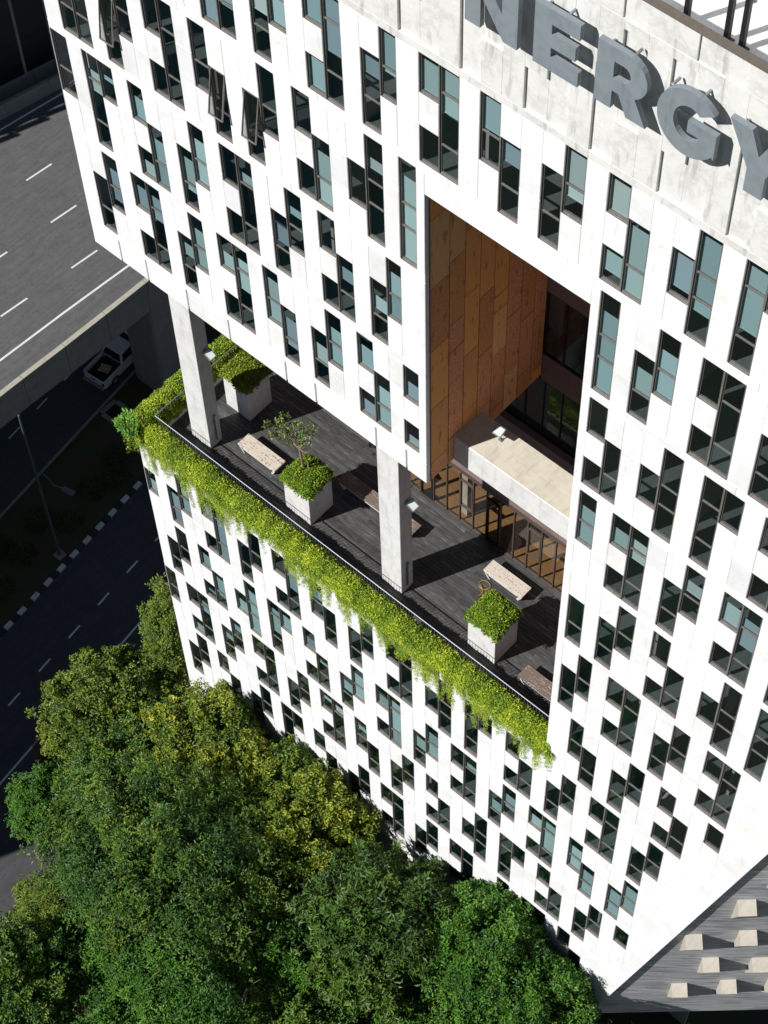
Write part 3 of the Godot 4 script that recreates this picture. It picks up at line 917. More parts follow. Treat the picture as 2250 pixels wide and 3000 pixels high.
# ---------------------------------------------------------------- foliage
func leaf_cluster(n: int, len_: float, wide: float, spread: float, seed_: int) -> ArrayMesh:
	var r := RandomNumberGenerator.new()
	r.seed = seed_
	var st := SurfaceTool.new()
	st.begin(Mesh.PRIMITIVE_TRIANGLES)
	st.set_smooth_group(-1)
	for i in n:
		var a := TAU * i / n * 2.4 + r.randf_range(-0.5, 0.5)
		var up := r.randf_range(0.15, 0.95)
		var d := Vector3(cos(a) * (1.0 - up * 0.6), up, sin(a) * (1.0 - up * 0.6)).normalized()
		var base := Vector3(r.randf_range(-1, 1), r.randf_range(-1, 0.6), r.randf_range(-1, 1)) * spread
		var side := d.cross(Vector3.UP).normalized()
		if side.length() < 0.1: side = Vector3.RIGHT
		var nrm := side.cross(d).normalized()
		side = side.rotated(d, r.randf_range(-0.7, 0.7))
		var l := len_ * r.randf_range(0.75, 1.15)
		var tip := base + d * l - Vector3.UP * l * 0.12
		var mid := base + d * l * 0.5
		var fold := nrm * wide * 0.18
		var p1 := mid + side * wide * 0.5 + fold
		var p2 := mid - side * wide * 0.5 + fold
		st.add_vertex(base); st.add_vertex(tip); st.add_vertex(p1)
		st.add_vertex(base); st.add_vertex(p2); st.add_vertex(tip)
	st.generate_normals()
	return st.commit()

func scatter(called: String, mesh: Mesh, xf: Array, cols: Array, parent: Node) -> MultiMeshInstance3D:
	var mm := MultiMesh.new()
	mm.transform_format = MultiMesh.TRANSFORM_3D
	mm.use_colors = true
	mm.mesh = mesh
	mm.instance_count = xf.size()
	for i in xf.size():
		mm.set_instance_transform(i, xf[i])
		mm.set_instance_color(i, cols[i])
	var o := MultiMeshInstance3D.new()
	o.multimesh = mm
	o.material_override = M.leaf
	o.name = called
	parent.add_child(o, true)
	o.set_meta("kind", "stuff")
	return o

func rand_dir() -> Vector3:
	var z := rng.randf_range(-1, 1)
	var a := rng.randf() * TAU
	var r := sqrt(1 - z * z)
	return Vector3(r * cos(a), z, r * sin(a))

func ground_y(x: float) -> float:
	return OY + 9.0 * smoothstep(-66.0, -52.0, x)

# c centre and r radii of the crown in units; palette of linear leaf colours
func tree(called: String, label: String, c: Vector3, r: Vector3, n_lobes: int, n: int, mesh: Mesh, size: float, pal: Array, seed_: int, group := "trees in front of the office block") -> void:
	rng.seed = seed_
	n_lobes = int(n_lobes * 1.7)
	n = int(n * 1.9)
	var gy := ground_y(c.x)
	var t := thing(called, label, "tree", V(c.x, gy, c.z), group)
	var org := V(c.x, gy, c.z)
	var cm := V(c.x, c.y, c.z) - org
	var rm := r * S
	var lobes := []
	for i in n_lobes:
		var d := rand_dir()
		d.y = d.y * 0.8 + 0.25
		var k := rng.randf_range(0.50, 0.95)
		lobes.append([cm + d * k * rm, rng.randf_range(0.20, 0.40) * minf(minf(rm.x, rm.z), rm.y), rng.randf()])
	lobes.append([cm, 0.55 * minf(minf(rm.x, rm.y), rm.z), 0.5])
	# trunk and limbs
	var st := mb()
	var fork := Vector3(0, maxf(cm.y - rm.y * 0.9, cm.y * 0.35), 0)
	tube(st, [Vector3(0, -0.3, 0), fork * 0.5 + Vector3(0.12, 0, 0.1), fork, cm], [0.34, 0.26, 0.22, 0.10])
	build(st, "trunk", M.bark, t)
	st = mb()
	for l in lobes:
		var m_: Vector3 = fork.lerp(l[0], 0.55) + rand_dir() * 0.3
		tube(st, [fork - Vector3(0, 0.2, 0), m_, l[0]], [0.11, 0.07, 0.025], 5)
	build(st, "limbs", M.bark, t)
	# crown: an uneven shell with deep hollows, and side clumps on the limbs
	var xf := []
	var cs := []
	var gap := FastNoiseLite.new()
	gap.seed = seed_
	gap.frequency = 0.55
	gap.fractal_octaves = 2
	var total := 0.0
	for l in lobes: total += l[1] * l[1]
	for i in n:
		var d := rand_dir()
		if d.y < -0.4 and rng.randf() < 0.65: d.y = -d.y
		var p: Vector3
		var tone: float
		if i % 5 < 3:
			var sw := gap.get_noise_3dv(d * 3.2 + Vector3(7, 1, 3))
			var sh := gap.get_noise_3dv(d * 10.0)
			p = cm + d * rm * (0.90 + 0.42 * sw + 0.22 * sh) * (1.0 - 0.26 * pow(rng.randf(), 1.6))
			tone = clampf(0.5 + 0.9 * sh + 0.4 * sw, 0.0, 1.0)
		else:
			var l = lobes[rng.randi() % lobes.size()]
			var wob := gap.get_noise_3dv(l[0] + d * l[1] * 1.6)
			p = l[0] + d * l[1] * (1.2 + 0.7 * wob - 0.6 * pow(rng.randf(), 1.5)) * Vector3(1, 0.8, 1)
			tone = l[2]
		if p.z + org.z < 0.18 and p.x + org.x > (LEFT - OX) * S - 0.2: continue
		if gap.get_noise_3dv(p * 1.9) < -0.22: continue
		var out := (d + Vector3(0, 0.65, 0) + rand_dir() * 0.55).normalized()
		var b := frame_of(out).rotated(out, rng.randf() * TAU)
		b = b.scaled(Vector3.ONE * size * rng.randf_range(0.7, 1.3))
		xf.append(Transform3D(b, p))
		var k: float = clampf(tone * 0.6 + rng.randf() * 0.5 - 0.05, 0.0, 0.999) * (pal.size() - 1)
		var ci := int(k)
		var col: Color = pal[ci].lerp(pal[ci + 1], k - ci)
		cs.append(col * rng.randf_range(0.8, 1.6))
	scatter("crown", mesh, xf, cs, t)

func bare_tree(label: String, c: Vector3, h: float, seed_: int) -> void:
	rng.seed = seed_
	var t := thing("bare_tree", label, "tree", V(c.x, ground_y(c.x), c.z))
	var st := mb()
	var top := Vector3(0, (c.y - ground_y(c.x)) * S, 0)
	tube(st, [Vector3(0, -0.2, 0), top * 0.5 + Vector3(0.1, 0, 0.1), top], [0.16, 0.12, 0.08])
	build(st, "trunk", M.pale_bark, t)
	st = mb()
	for i in 16:
		var d := (rand_dir() + Vector3(0, 0.9, 0)).normalized()
		var p: Vector3 = top * rng.randf_range(0.8, 1.0)
		var l := h * rng.randf_range(0.5, 1.0)
		var q := p + d * l * 0.5 + rand_dir() * 0.15
		var e := q + (d + rand_dir() * 0.5).normalized() * l * 0.5
		tube(st, [p, q, e], [0.05, 0.03, 0.012], 5)
		for k in 5:
			var s: Vector3 = q.lerp(e, rng.randf())
			var d2 := (d + rand_dir() * 0.9).normalized()
			var f := s + d2 * l * 0.22
			tube(st, [s, f, f + (d2 + rand_dir() * 0.6) * l * 0.16], [0.02, 0.014, 0.006], 4)
	build(st, "branches", M.pale_bark, t)

func make_trees() -> void:
	var small := leaf_cluster(12, 0.16, 0.06, 0.15, 1)
	var medium := leaf_cluster(11, 0.20, 0.08, 0.15, 2)
	var large := leaf_cluster(10, 0.34, 0.10, 0.16, 3)
	var yellow := [Color(0.025, 0.065, 0.006), Color(0.045, 0.095, 0.007), Color(0.08, 0.13, 0.008), Color(0.14, 0.18, 0.010), Color(0.27, 0.28, 0.016)]
	var olive := [Color(0.035, 0.08, 0.008), Color(0.075, 0.125, 0.011), Color(0.155, 0.19, 0.018)]
	var deep := [Color(0.013, 0.048, 0.005), Color(0.026, 0.078, 0.007), Color(0.048, 0.11, 0.008), Color(0.12, 0.17, 0.012)]
	var bright := [Color(0.016, 0.065, 0.005), Color(0.034, 0.108, 0.007), Color(0.078, 0.17, 0.009)]
	var dusky := [Color(0.022, 0.06, 0.007), Color(0.042, 0.09, 0.010), Color(0.08, 0.14, 0.013)]
	var lime := [Color(0.04, 0.09, 0.006), Color(0.08, 0.13, 0.008), Color(0.14, 0.17, 0.012)]
	tree("slender_tree", "slender dark green tree hugging the left corner of the white block", Vector3(-67.4, 258.5, -2.6), Vector3(2.2, 7.5, 2.2), 16, 5200, small, 1.0, olive, 101)
	tree("olive_tree", "olive green tree overhanging the road with a broad crown", Vector3(-67.4, 256.0, 4.4), Vector3(5.6, 5.0, 5.0), 22, 9500, medium, 1.0, olive, 102)
	tree("round_tree", "bright green round tree beside the road at the left edge", Vector3(-68.3, 251.0, 11.4), Vector3(2.6, 4.2, 2.9), 14, 5600, small, 0.95, bright, 103)
	tree("yellow_tree", "yellow-tipped tree whose crown meets the facade under the terrace", Vector3(-56.2, 262.6, 3.8), Vector3(5.6, 6.0, 4.4), 24, 11500, medium, 1.0, yellow, 104)
	tree("yellow_tree", "yellow-green tree against the facade, right of the yellow-tipped one", Vector3(-48.8, 262.4, 3.9), Vector3(5.4, 6.6, 4.8), 24, 11500, medium, 1.0, yellow, 105)
	tree("dark_tree", "large dark green tree with fine leaves filling the lower left", Vector3(-53.2, 264.0, 12.2), Vector3(8.4, 7.2, 6.6), 34, 21000, small, 1.15, deep, 106)
	tree("green_tree", "mid green tree at the bottom edge below the large dark tree", Vector3(-47.4, 262.5, 17.8), Vector3(7.4, 5.6, 5.2), 24, 13000, small, 1.15, bright, 107)
	tree("broadleaf_tree", "grey-green tree with long leaves at the bottom centre", Vector3(-38.2, 263.6, 6.0), Vector3(5.2, 7.2, 5.2), 24, 7000, large, 1.0, dusky, 108)
	tree("glossy_tree", "glossy bright green tree touching the foot of the facade", Vector3(-32.4, 266.4, 3.0), Vector3(3.9, 5.6, 4.0), 20, 7200, medium, 0.95, bright, 109)
	tree("glossy_tree", "glossy green tree in the bottom edge beside the grey concrete wall", Vector3(-28.2, 264.2, 3.4), Vector3(4.3, 5.6, 4.4), 20, 7200, medium, 0.95, bright, 110)
	tree("shaded_tree", "dark tree in the bottom left corner of the picture", Vector3(-55.2, 262.5, 24.6), Vector3(4.6, 5.5, 4.2), 18, 6500, medium, 1.0, deep, 111)
	tree("lime_shrub", "lime green bushy tree at the roadside above the bottom left corner", Vector3(-61.6, 251.5, 17.4), Vector3(2.6, 3.2, 2.4), 12, 3600, small, 0.9, lime, 112)
	tree("lime_tree", "lime green tree between the dark tree and the bottom left corner", Vector3(-57.2, 256.5, 17.8), Vector3(4.2, 4.8, 3.8), 14, 5200, small, 1.0, lime, 113)
	tree("young_tree", "fresh green long-leaved tree left of the grey-green one", Vector3(-42.4, 261.5, 10.2), Vector3(3.6, 5.2, 3.6), 14, 4200, large, 0.85, bright, 114)
	tree("green_tree", "deep green tree at the bottom edge under the grey-green one", Vector3(-39.0, 260.0, 14.6), Vector3(6.0, 5.4, 4.8), 18, 8000, medium, 1.0, deep, 115)
	tree("green_tree", "deep green tree at the bottom edge under the glossy trees", Vector3(-31.6, 260.0, 8.8), Vector3(5.6, 5.4, 4.4), 18, 7600, medium, 1.0, bright, 116)
	tree("filler_tree", "dark tree in the hollow between the olive and the large dark tree", Vector3(-61.0, 258.6, 8.4), Vector3(4.6, 5.6, 4.4), 18, 7000, medium, 1.0, deep, 117)
	tree("brown_shrub", "rust brown shrub at the roadside below the olive tree", Vector3(-73.2, 245.6, 6.4), Vector3(1.9, 2.2, 1.9), 10, 1500, small, 0.85, [Color(0.12, 0.04, 0.02), Color(0.17, 0.07, 0.03)], 118, "shrubs by the road")
	tree("brown_shrub", "rust brown bush showing between the olive and yellow trees", Vector3(-64.0, 254.0, 5.6), Vector3(2.4, 3.0, 2.0), 10, 1700, small, 0.9, [Color(0.13, 0.05, 0.02), Color(0.16, 0.09, 0.03)], 119, "shrubs by the road")
	bare_tree("leafless pale tree between the olive and the round tree", Vector3(-69.4, 249.0, 7.2), 2.6, 120)
	bare_tree("leafless pale branches in a gap at the bottom edge", Vector3(-42.6, 264.0, 17.2), 3.2, 121)
	for i in 5:
		var x: float = -22.5 + i * 2.3
		tree("low_shrub", ["dark shrub below the left end of the grey concrete wall", "dark shrub below the grey wall, second from its left end", "dark shrub below the middle of the grey wall", "dark shrub below the grey wall, second from its right end", "dark shrub below the right end of the grey wall"][i], Vector3(x, 259.6, -1.2 - i * 2.0), Vector3(1.6, 1.7, 1.5), 8, 900, medium, 0.9, bright, 130 + i, "shrubs below the grey wall")

func make_hedge() -> void:
	var tiny := leaf_cluster(12, 0.066, 0.042, 0.085, 8)
	rng.seed = 501
	var pal := [Color(0.07, 0.13, 0.008), Color(0.17, 0.27, 0.012), Color(0.31, 0.43, 0.018), Color(0.50, 0.54, 0.03)]
	var nz := FastNoiseLite.new()
	nz.seed = 4
	nz.frequency = 0.35
	var n2 := FastNoiseLite.new()
	n2.seed = 9
	n2.frequency = 1.1
	var xf := []
	var cs := []
	var add := func(x: float, y: float, z: float, nrm: Vector3, sc: float) -> void:
		var out: Vector3 = (nrm + Vector3(0, 0.4, 0) + rand_dir() * 0.7).normalized()
		var b := frame_of(out).rotated(out, rng.randf() * TAU).scaled(Vector3.ONE * sc * rng.randf_range(0.7, 1.35))
		xf.append(Transform3D(b, V(x, y, z)))
		var k: float = clampf(0.5 + 0.5 * nz.get_noise_2d(x * 1.7, y * 1.7 + z) + rng.randf_range(-0.45, 0.45), 0.0, 0.999) * 3.0
		cs.append(pal[int(k)].lerp(pal[int(k) + 1], k - int(k)) * rng.randf_range(0.75, 1.25))
	# mound over the trough: profile from the rail, over the top and down the front
	for i in 31000:
		var x := rng.randf_range(-63.5, -31.1)
		var a := rng.randf()
		var bump := 0.16 * nz.get_noise_2d(x * 2.0, 3.0) + 0.10 * n2.get_noise_2d(x * 2.0, a * 4.0)
		var ang := PI * (0.02 + 0.80 * a)
		var y := 293.75 + (0.85 + bump) * sin(ang) if ang < PI * 0.5 else 293.3 + (1.30 + bump) * sin(ang)
		var z := -0.35 - (0.72 + bump * 0.3) * cos(ang) if ang < PI * 0.5 else -0.35 - (0.58 + bump) * cos(ang)
		if z < -1.02: continue
		add.call(x, y - rng.randf() * 0.12, z, Vector3(0, sin(ang), -cos(ang)), 1.0)
	# trailing stems down the facade, each with its own length
	for i in 620:
		var x := rng.randf_range(-63.3, -30.7)
		var reach := 0.25 + 0.9 * rng.randf() + 3.0 * pow(rng.randf(), 3.6) + 1.0 * n2.get_noise_2d(x * 1.5, 40.0)
		if x > -31.2: reach *= 0.7
		var d := 0.0
		var sway := rng.randf_range(-0.12, 0.12)
		while d < reach:
			var thin := 1.0 - 0.45 * d / reach
			var z := 0.05 + 0.15 * exp(-d * 1.1) * rng.randf_range(0.5, 1.0) + rng.randf() * 0.07
			add.call(x + sway * d + rng.randf_range(-0.13, 0.13), 293.75 - d, z, Vector3(0, -0.1, 1), 0.68 * thin)
			d += rng.randf_range(0.035, 0.105)
	# return along the left end
	for i in 7600:
		var z := rng.randf_range(-8.4, 0.4)
		var a := rng.randf()
		var ang := PI * a
		var bump := 0.18 * nz.get_noise_2d(z * 2.0, 60.0)
		add.call(-62.95 - (0.85 + bump) * cos(PI - ang) * -1.0, 293.6 + (1.2 + bump) * sin(ang) - rng.randf() * 0.1, z, Vector3(cos(ang), sin(ang), 0), 1.0)
	for i in 1200:
		var z := rng.randf_range(-8.0, 0.5)
		var d := pow(rng.randf(), 1.5) * 2.2
		add.call(-63.35 - rng.randf() * 0.2, 293.6 - d, z, Vector3(-1, 0, 0), 0.85)
	var t := thing("trailing_hedge", "trailing green hedge spilling over the front edge of the terrace", "hedge", V(-47, 293.4, -0.3))
	var org := t.position
	for i in xf.size(): xf[i].origin -= org
	scatter("foliage", tiny, xf, cs, t)
	# woody stems under the leaves
	var st := mb()
	for i in 60:
		var x := -63.0 + i * 0.53
		tube(st, [V(x, 293.5, -0.5) - org, V(x + 0.1, 294.0, 0.0) - org, V(x + 0.05, 293.2, 0.22) - org, V(x + rng.randf_range(-0.2, 0.2), 291.6 + rng.randf(), 0.07) - org], [0.012, 0.010, 0.007, 0.003], 4)
	build(st, "stems", M.bark, t)
	# sprig of lighter leaves at the corner
	var sp := thing("corner_plant", "light green leafy plant sprouting from the left corner of the hedge", "plant", V(-63.2, 294.4, 0.1))
	var broad := leaf_cluster(9, 0.20, 0.09, 0.1, 18)
	xf = []; cs = []
	for i in 130:
		var d := rand_dir()
		var b := frame_of((d + Vector3(0, 0.8, 0)).normalized()).scaled(Vector3.ONE * rng.randf_range(0.7, 1.2))
		xf.append(Transform3D(b, d * Vector3(0.55, 0.35, 0.5) * rng.randf_range(0.4, 1.0)))
		cs.append(Color(0.12, 0.26, 0.03) * rng.randf_range(0.8, 1.3))
	scatter("foliage", broad, xf, cs, sp)

# ---------------------------------------------------------------- terrace furniture
func make_planter(label: String, shrub_label: String, x0: float, x1: float, z0: float, z1: float, pal: Array, seed_: int) -> void:
	var y0 := TERRACE_Y + 0.004
	var y1 := 295.98
	var t := thing("planter", label, "planter", V((x0 + x1) * 0.5, y0, (z0 + z1) * 0.5), "tall concrete planters on the terrace")
	var st := mb()
	var hx := (x1 - x0) * 0.5 * S
	var hz := (z1 - z0) * 0.5 * S
	var h := (y1 - y0) * S
	var wl := 0.06
	for r: Array in [[-hx, hx, hz - wl, hz], [-hx, hx, -hz, -hz + wl], [-hx, -hx + wl, -hz + wl, hz - wl], [hx - wl, hx, -hz + wl, hz - wl]]:
		cbox(st, Vector3((r[0] + r[1]) * 0.5, h * 0.5, (r[2] + r[3]) * 0.5), Vector3((r[1] - r[0]) * 0.5, h * 0.5, (r[3] - r[2]) * 0.5), 0.008)
	build(st, "box", M.raw_light, t)
	st = mb()
	cbox(st, Vector3(0, h - 0.14, 0), Vector3(hx - wl - 0.002, 0.05, hz - wl - 0.002), 0.005)
	build(st, "soil", M.soil, t)
	rng.seed = seed_
	var s := thing("shrub", shrub_label, "shrub", V((x0 + x1) * 0.5, y1 - 0.13, (z0 + z1) * 0.5), "clipped shrubs in the planters")
	var tiny := leaf_cluster(10, 0.085, 0.05, 0.08, 8)
	var nz := FastNoiseLite.new()
	nz.seed = seed_
	nz.frequency = 1.2
	var xf := []
	var cs := []
	for i in 2600:
		var a := rng.randf_range(-1, 1)
		var b := rng.randf_range(-1, 1)
		var dome := sqrt(maxf(0.0, 1.0 - pow(absf(a), 3.5))) * sqrt(maxf(0.0, 1.0 - pow(absf(b), 3.5)))
		var px := a * (hx + 0.10)
		var pz := b * (hz + 0.10)
		var y := 0.10 + dome * (0.42 + 0.16 * nz.get_noise_2d(px * 1.5, pz * 1.5))
		if rng.randf() < 0.22: y -= rng.randf() * 0.18
		var out := (Vector3(a * 0.7, 0.8, b * 0.7) + rand_dir() * 0.6).normalized()
		var bs := frame_of(out).rotated(out, rng.randf() * TAU).scaled(Vector3.ONE * rng.randf_range(0.7, 1.35))
		xf.append(Transform3D(bs, Vector3(px, y, pz)))
		var k: float = clampf(0.5 + 0.7 * nz.get_noise_2d(px * 2.0, pz * 2.0) + rng.randf_range(-0.4, 0.4), 0.0, 0.999) * (pal.size() - 1)
		cs.append(pal[int(k)].lerp(pal[int(k) + 1], k - int(k)) * rng.randf_range(0.75, 1.25))
	scatter("foliage", tiny, xf, cs, s)
	st = mb()
	for i in 14:
		var a := rng.randf_range(-0.8, 0.8) * hx
		var b := rng.randf_range(-0.8, 0.8) * hz
		tube(st, [Vector3(a, -0.005, b), Vector3(a * 1.05, 0.3, b * 1.05)], [0.012, 0.006], 4)
	build(st, "stems", M.bark, s)

func make_bench(label: String, x0: float, x1: float, z0: float, z1: float, mat: Material) -> void:
	var y0 := TERRACE_Y + 0.004
	var t := thing("bench", label, "bench", V((x0 + x1) * 0.5, y0, (z0 + z1) * 0.5), "timber benches on the terrace")
	var hx := (x1 - x0) * 0.5 * S
	var hz := (z1 - z0) * 0.5 * S
	var h := 0.76 * S
	var st := mb()
	cbox(st, Vector3(0, h - 0.045, 0), Vector3(hx, 0.045, hz), 0.01)
	build(st, "seat", mat, t)
	st = mb()
	cbox(st, Vector3(0, h - 0.15, hz - 0.05), Vector3(hx - 0.25, 0.06, 0.025), 0.006)
	cbox(st, Vector3(0, h - 0.15, -hz + 0.05), Vector3(hx - 0.25, 0.06, 0.025), 0.006)
	build(st, "apron", M.raw_light, t)
	for s: float in [-1.0, 1.0]:
		st = mb()
		var a := Vector3(s * (hx - 0.06), h - 0.09, 0)
		hexa(st, [Vector3(s * (hx - 0.26) - 0.05, 0, hz - 0.06), Vector3(s * (hx - 0.26) + 0.05, 0, hz - 0.06), Vector3(s * (hx - 0.26) + 0.05, 0, -hz + 0.06), Vector3(s * (hx - 0.26) - 0.05, 0, -hz + 0.06),
			a + Vector3(-0.05, 0, hz - 0.02), a + Vector3(0.05, 0, hz - 0.02), a + Vector3(0.05, 0, -hz + 0.02), a + Vector3(-0.05, 0, -hz + 0.02)])
		build(st, "leg", M.raw_light, t)

func make_floodlight(label: String, at: Vector3, tilt: Basis, foot: Vector3) -> void:
	var t := thing("floodlight", label, "floodlight", at, "floodlights of the terrace")
	var st := mb()
	tube(st, [foot, foot * 0.4, Vector3(0, -0.03, 0)], [0.025, 0.022, 0.022], 6)
	cbox(st, foot, Vector3(0.07, 0.03, 0.07), 0.006)
	build(st, "bracket", M.zinc, t)
	st = mb()
	var w := 0.20
	hexa(st, [tilt * Vector3(-0.1, -0.11, 0.07), tilt * Vector3(0.1, -0.11, 0.07), tilt * Vector3(0.1, -0.11, -0.07), tilt * Vector3(-0.1, -0.11, -0.07),
		tilt * Vector3(-w, 0.06, 0.15), tilt * Vector3(w, 0.06, 0.15), tilt * Vector3(w, 0.06, -0.15), tilt * Vector3(-w, 0.06, -0.15)])
	for r: Array in [[0.0, 0.155, w + 0.015, 0.02], [0.0, -0.155, w + 0.015, 0.02], [w, 0.0, 0.02, 0.15], [-w, 0.0, 0.02, 0.15]]:
		cbox(st, tilt * Vector3(r[0], 0.07, r[1]), Vector3(r[2], 0.018, r[3]), 0.004, tilt)
	build(st, "housing", M.zinc, t)
	st = mb()
	quad(st, tilt * Vector3(-w + 0.02, 0.068, 0.135), tilt * Vector3(w - 0.02, 0.068, 0.135), tilt * Vector3(w - 0.02, 0.068, -0.135), tilt * Vector3(-w + 0.02, 0.068, -0.135))
	build(st, "lens", M.lens, t)

func make_terrace() -> void:
	var green := [Color(0.08, 0.16, 0.01), Color(0.17, 0.27, 0.013), Color(0.29, 0.38, 0.018)]
	var golden := [Color(0.11, 0.18, 0.012), Color(0.20, 0.26, 0.015), Color(0.30, 0.32, 0.02)]
	make_planter("tall concrete planter at the far left of the terrace behind a column", "yellow-green shrub in the far left planter", -60.72, -58.76, -7.36, -5.42, golden, 61)
	make_planter("tall concrete planter holding the little tree", "green shrub at the foot of the little tree in its planter", -52.9, -50.92, -4.32, -2.38, green, 62)
	make_planter("tall concrete planter on the right, near the white tower", "bright green shrub in the right planter near the white tower", -38.9, -36.93, -4.38, -2.42, green, 63)
	make_bench("pale flaking bench between the first column and the little tree", -57.8, -54.76, -4.38, -3.42, M.bench)
	make_bench("long bench crossing behind the second column, half in shade", -51.55, -45.72, -6.3, -5.42, M.bench_worn)
	make_bench("pale flaking bench in the sun beside the glazed doors", -41.1, -38.25, -7.26, -6.36, M.bench)
	make_bench("brown worn bench running behind the white tower edge", -35.26, -32.0, -3.34, -2.44, M.bench_worn)
	# little tree
	rng.seed = 71
	var t := thing("potted_tree", "little crooked tree with sparse leaves in the middle planter", "tree", V(-52.1, 295.9, -3.4))
	var org := V(-52.1, 295.9, -3.4)
	var j := {}
	var pts := [V(-52.1, 295.85, -3.4) - org, V(-52.25, 297.3, -3.4) - org, V(-52.35, 298.4, -3.38) - org]
	var st := mb()
	tube(st, pts, [0.07, 0.055, 0.045], 8)
	tube(st, [V(-52.0, 295.85, -3.55) - org, V(-51.95, 297.2, -3.6) - org, V(-52.2, 298.2, -3.45) - org], [0.045, 0.04, 0.03], 7)
	build(st, "trunk", M.pale_bark, t)
	st = mb()
	var ends := []
	for q: Array in [[-53.2, 298.9, -3.3], [-53.9, 299.6, -3.5], [-54.6, 298.9, -3.2], [-53.6, 300.3, -3.2], [-51.4, 300.2, -3.5], [-51.6, 301.5, -3.4], [-51.2, 299.6, -3.0], [-52.6, 300.2, -3.7]]:
		var e: Vector3 = V(q[0], q[1], q[2]) - org
		var m_: Vector3 = pts[2].lerp(e, 0.5) + rand_dir() * 0.08
		tube(st, [pts[2], m_, e], [0.035, 0.022, 0.008], 5)
		ends.append(e)
		for k in 4:
			var s: Vector3 = m_.lerp(e, rng.randf_range(0.3, 1.0))
			var f := s + (rand_dir() + Vector3(0, 0.4, 0)) * 0.28
			tube(st, [s, f], [0.010, 0.004], 4)
			ends.append(f)
	build(st, "branches", M.pale_bark, t)
	var xf := []
	var cs := []
	for e: Vector3 in ends:
		if e.x > 0.25 and rng.randf() < 0.55: continue
		for k in 5:
			var d := (rand_dir() + Vector3(0, 0.5, 0)).normalized()
			xf.append(Transform3D(frame_of(d).scaled(Vector3.ONE * rng.randf_range(0.7, 1.2)), e + rand_dir() * 0.14))
			cs.append([Color(0.10, 0.16, 0.03), Color(0.20, 0.25, 0.06), Color(0.06, 0.12, 0.02)][rng.randi() % 3])
	scatter("foliage", leaf_cluster(6, 0.14, 0.07, 0.05, 33), xf, cs, t)
	# trough and railing
	t = thing("hedge_trough", "concrete trough holding the hedge along the terrace edge", "planter", V(-47, TERRACE_Y, -0.8))
	org = t.position
	st = mb()
	bx(st, -62.35, VOID_R, TERRACE_Y, 293.95, -1.18, -1.02, org)
	build(st, "front_kerb", M.raw_light, t)
	st = mb()
	bx(st, -62.35, -62.17, TERRACE_Y, 293.95, -12.2, -1.19, org)
	build(st, "side_kerb", M.raw_light, t)
	st = mb()
	bx(st, -62.6, VOID_R, TERRACE_Y, 293.6, -1.01, -0.303, org)
	bx(st, -62.64, -62.36, TERRACE_Y, 293.6, -12.2, -1.02, org)
	build(st, "soil", M.soil, t)
	t = thing("railing", "slim grey metal railing between hedge and deck", "railing", V(-47, 293.95, -1.1))
	org = t.position
	st = mb()
	tube(st, [V(-62.26, 294.85, -12.1) - org, V(-62.26, 294.85, -1.1) - org], [0.025, 0.025], 6)
	tube(st, [V(-62.26, 294.85, -1.1) - org, V(VOID_R, 294.85, -1.1) - org], [0.025, 0.025], 6)
	build(st, "top_rail", M.zinc, t)
	var bal := mb()
	tube(bal, [V(OX, OY, 0), V(OX, OY + 0.9, 0)], [0.009, 0.009], 5)
	bal.generate_normals()
	var bmesh := bal.commit()
	var xx := -62.26
	while xx < VOID_R:
		share(bmesh, "baluster", M.zinc, t).position = V(xx, 293.95, -1.1) - org
		xx += 0.21
	var zz := -1.3
	while zz > -12.1:
		share(bmesh, "baluster", M.zinc, t).position = V(-62.26, 293.95, zz) - org
		zz -= 0.21
	# lights
	make_floodlight("small floodlight on the left terrace column", V(-58.75, 302.0, -3.1), Basis(Vector3(0, 0, 1), -0.5) * Basis(Vector3(1, 0, 0), 0.3), V(-59.1, 302.1, -3.05) - V(-58.75, 302.0, -3.1))
	make_floodlight("small floodlight on the right terrace column", V(-43.5, 302.0, -3.05), Basis(Vector3(0, 0, 1), -0.5) * Basis(Vector3(1, 0, 0), 0.3), V(-43.82, 302.2, -2.95) - V(-43.5, 302.0, -3.05))
	make_floodlight("floodlight standing on the concrete beam in the void", V(-38.0, 313.85, -3.35), Basis(Vector3(1, 0, 0), 0.45) * Basis(Vector3(0, 0, 1), 0.3), Vector3(0.05, -0.42, 0))
	make_floodlight("floodlight behind the long bench left of the second column", V(-48.9, 295.6, -6.9), Basis(Vector3(0, 0, 1), -0.3) * Basis(Vector3(1, 0, 0), 0.3), Vector3(0, (TERRACE_Y - 295.6) * S + 0.035, 0))
	for a: Array in [[-59.1, -3.0, "slim tube light on the side of the left terrace column"], [-43.82, -2.9, "slim tube light on the side of the right terrace column"]]:
		t = thing("tube_light", a[2], "wall light", V(a[0] + 0.02, 293.4, a[1]), "tube lights on the columns")
		st = mb()
		cbox(st, Vector3(0.03, 1.24 * S, 0), Vector3(0.03, 1.24 * S, 0.06), 0.01)
		build(st, "housing", M.zinc, t)
		st = mb()
		cbox(st, Vector3(0.075, 1.24 * S, 0), Vector3(0.014, 1.1 * S, 0.03), 0.006)
		build(st, "tube", M.lens, t)
	# hose and a sheet of paper
	st = mb()
	var hp := []
	var hr := []
	for i in 44:
		var a := TAU * i / 30.0
		hp.append(Vector3(cos(a) * 0.22 + 0.002 * i, 0.016 + 0.0011 * i, sin(a) * 0.19))
		hr.append(0.010)
	for i in 8:
		hp.append(Vector3(0.1 + 0.05 * i - 0.006 * i * i, 0.065 - 0.006 * i, 0.19 + 0.05 * i))
		hr.append(0.010)
	tube(st, hp, hr, 6)
	var ho := build(st, "garden_hose", M.hose, self, V(-40.7, TERRACE_Y + 0.002, -5.95))
	meta(ho, "coil of yellow garden hose on the deck beside the sunny bench", "hose")
	st = mb()
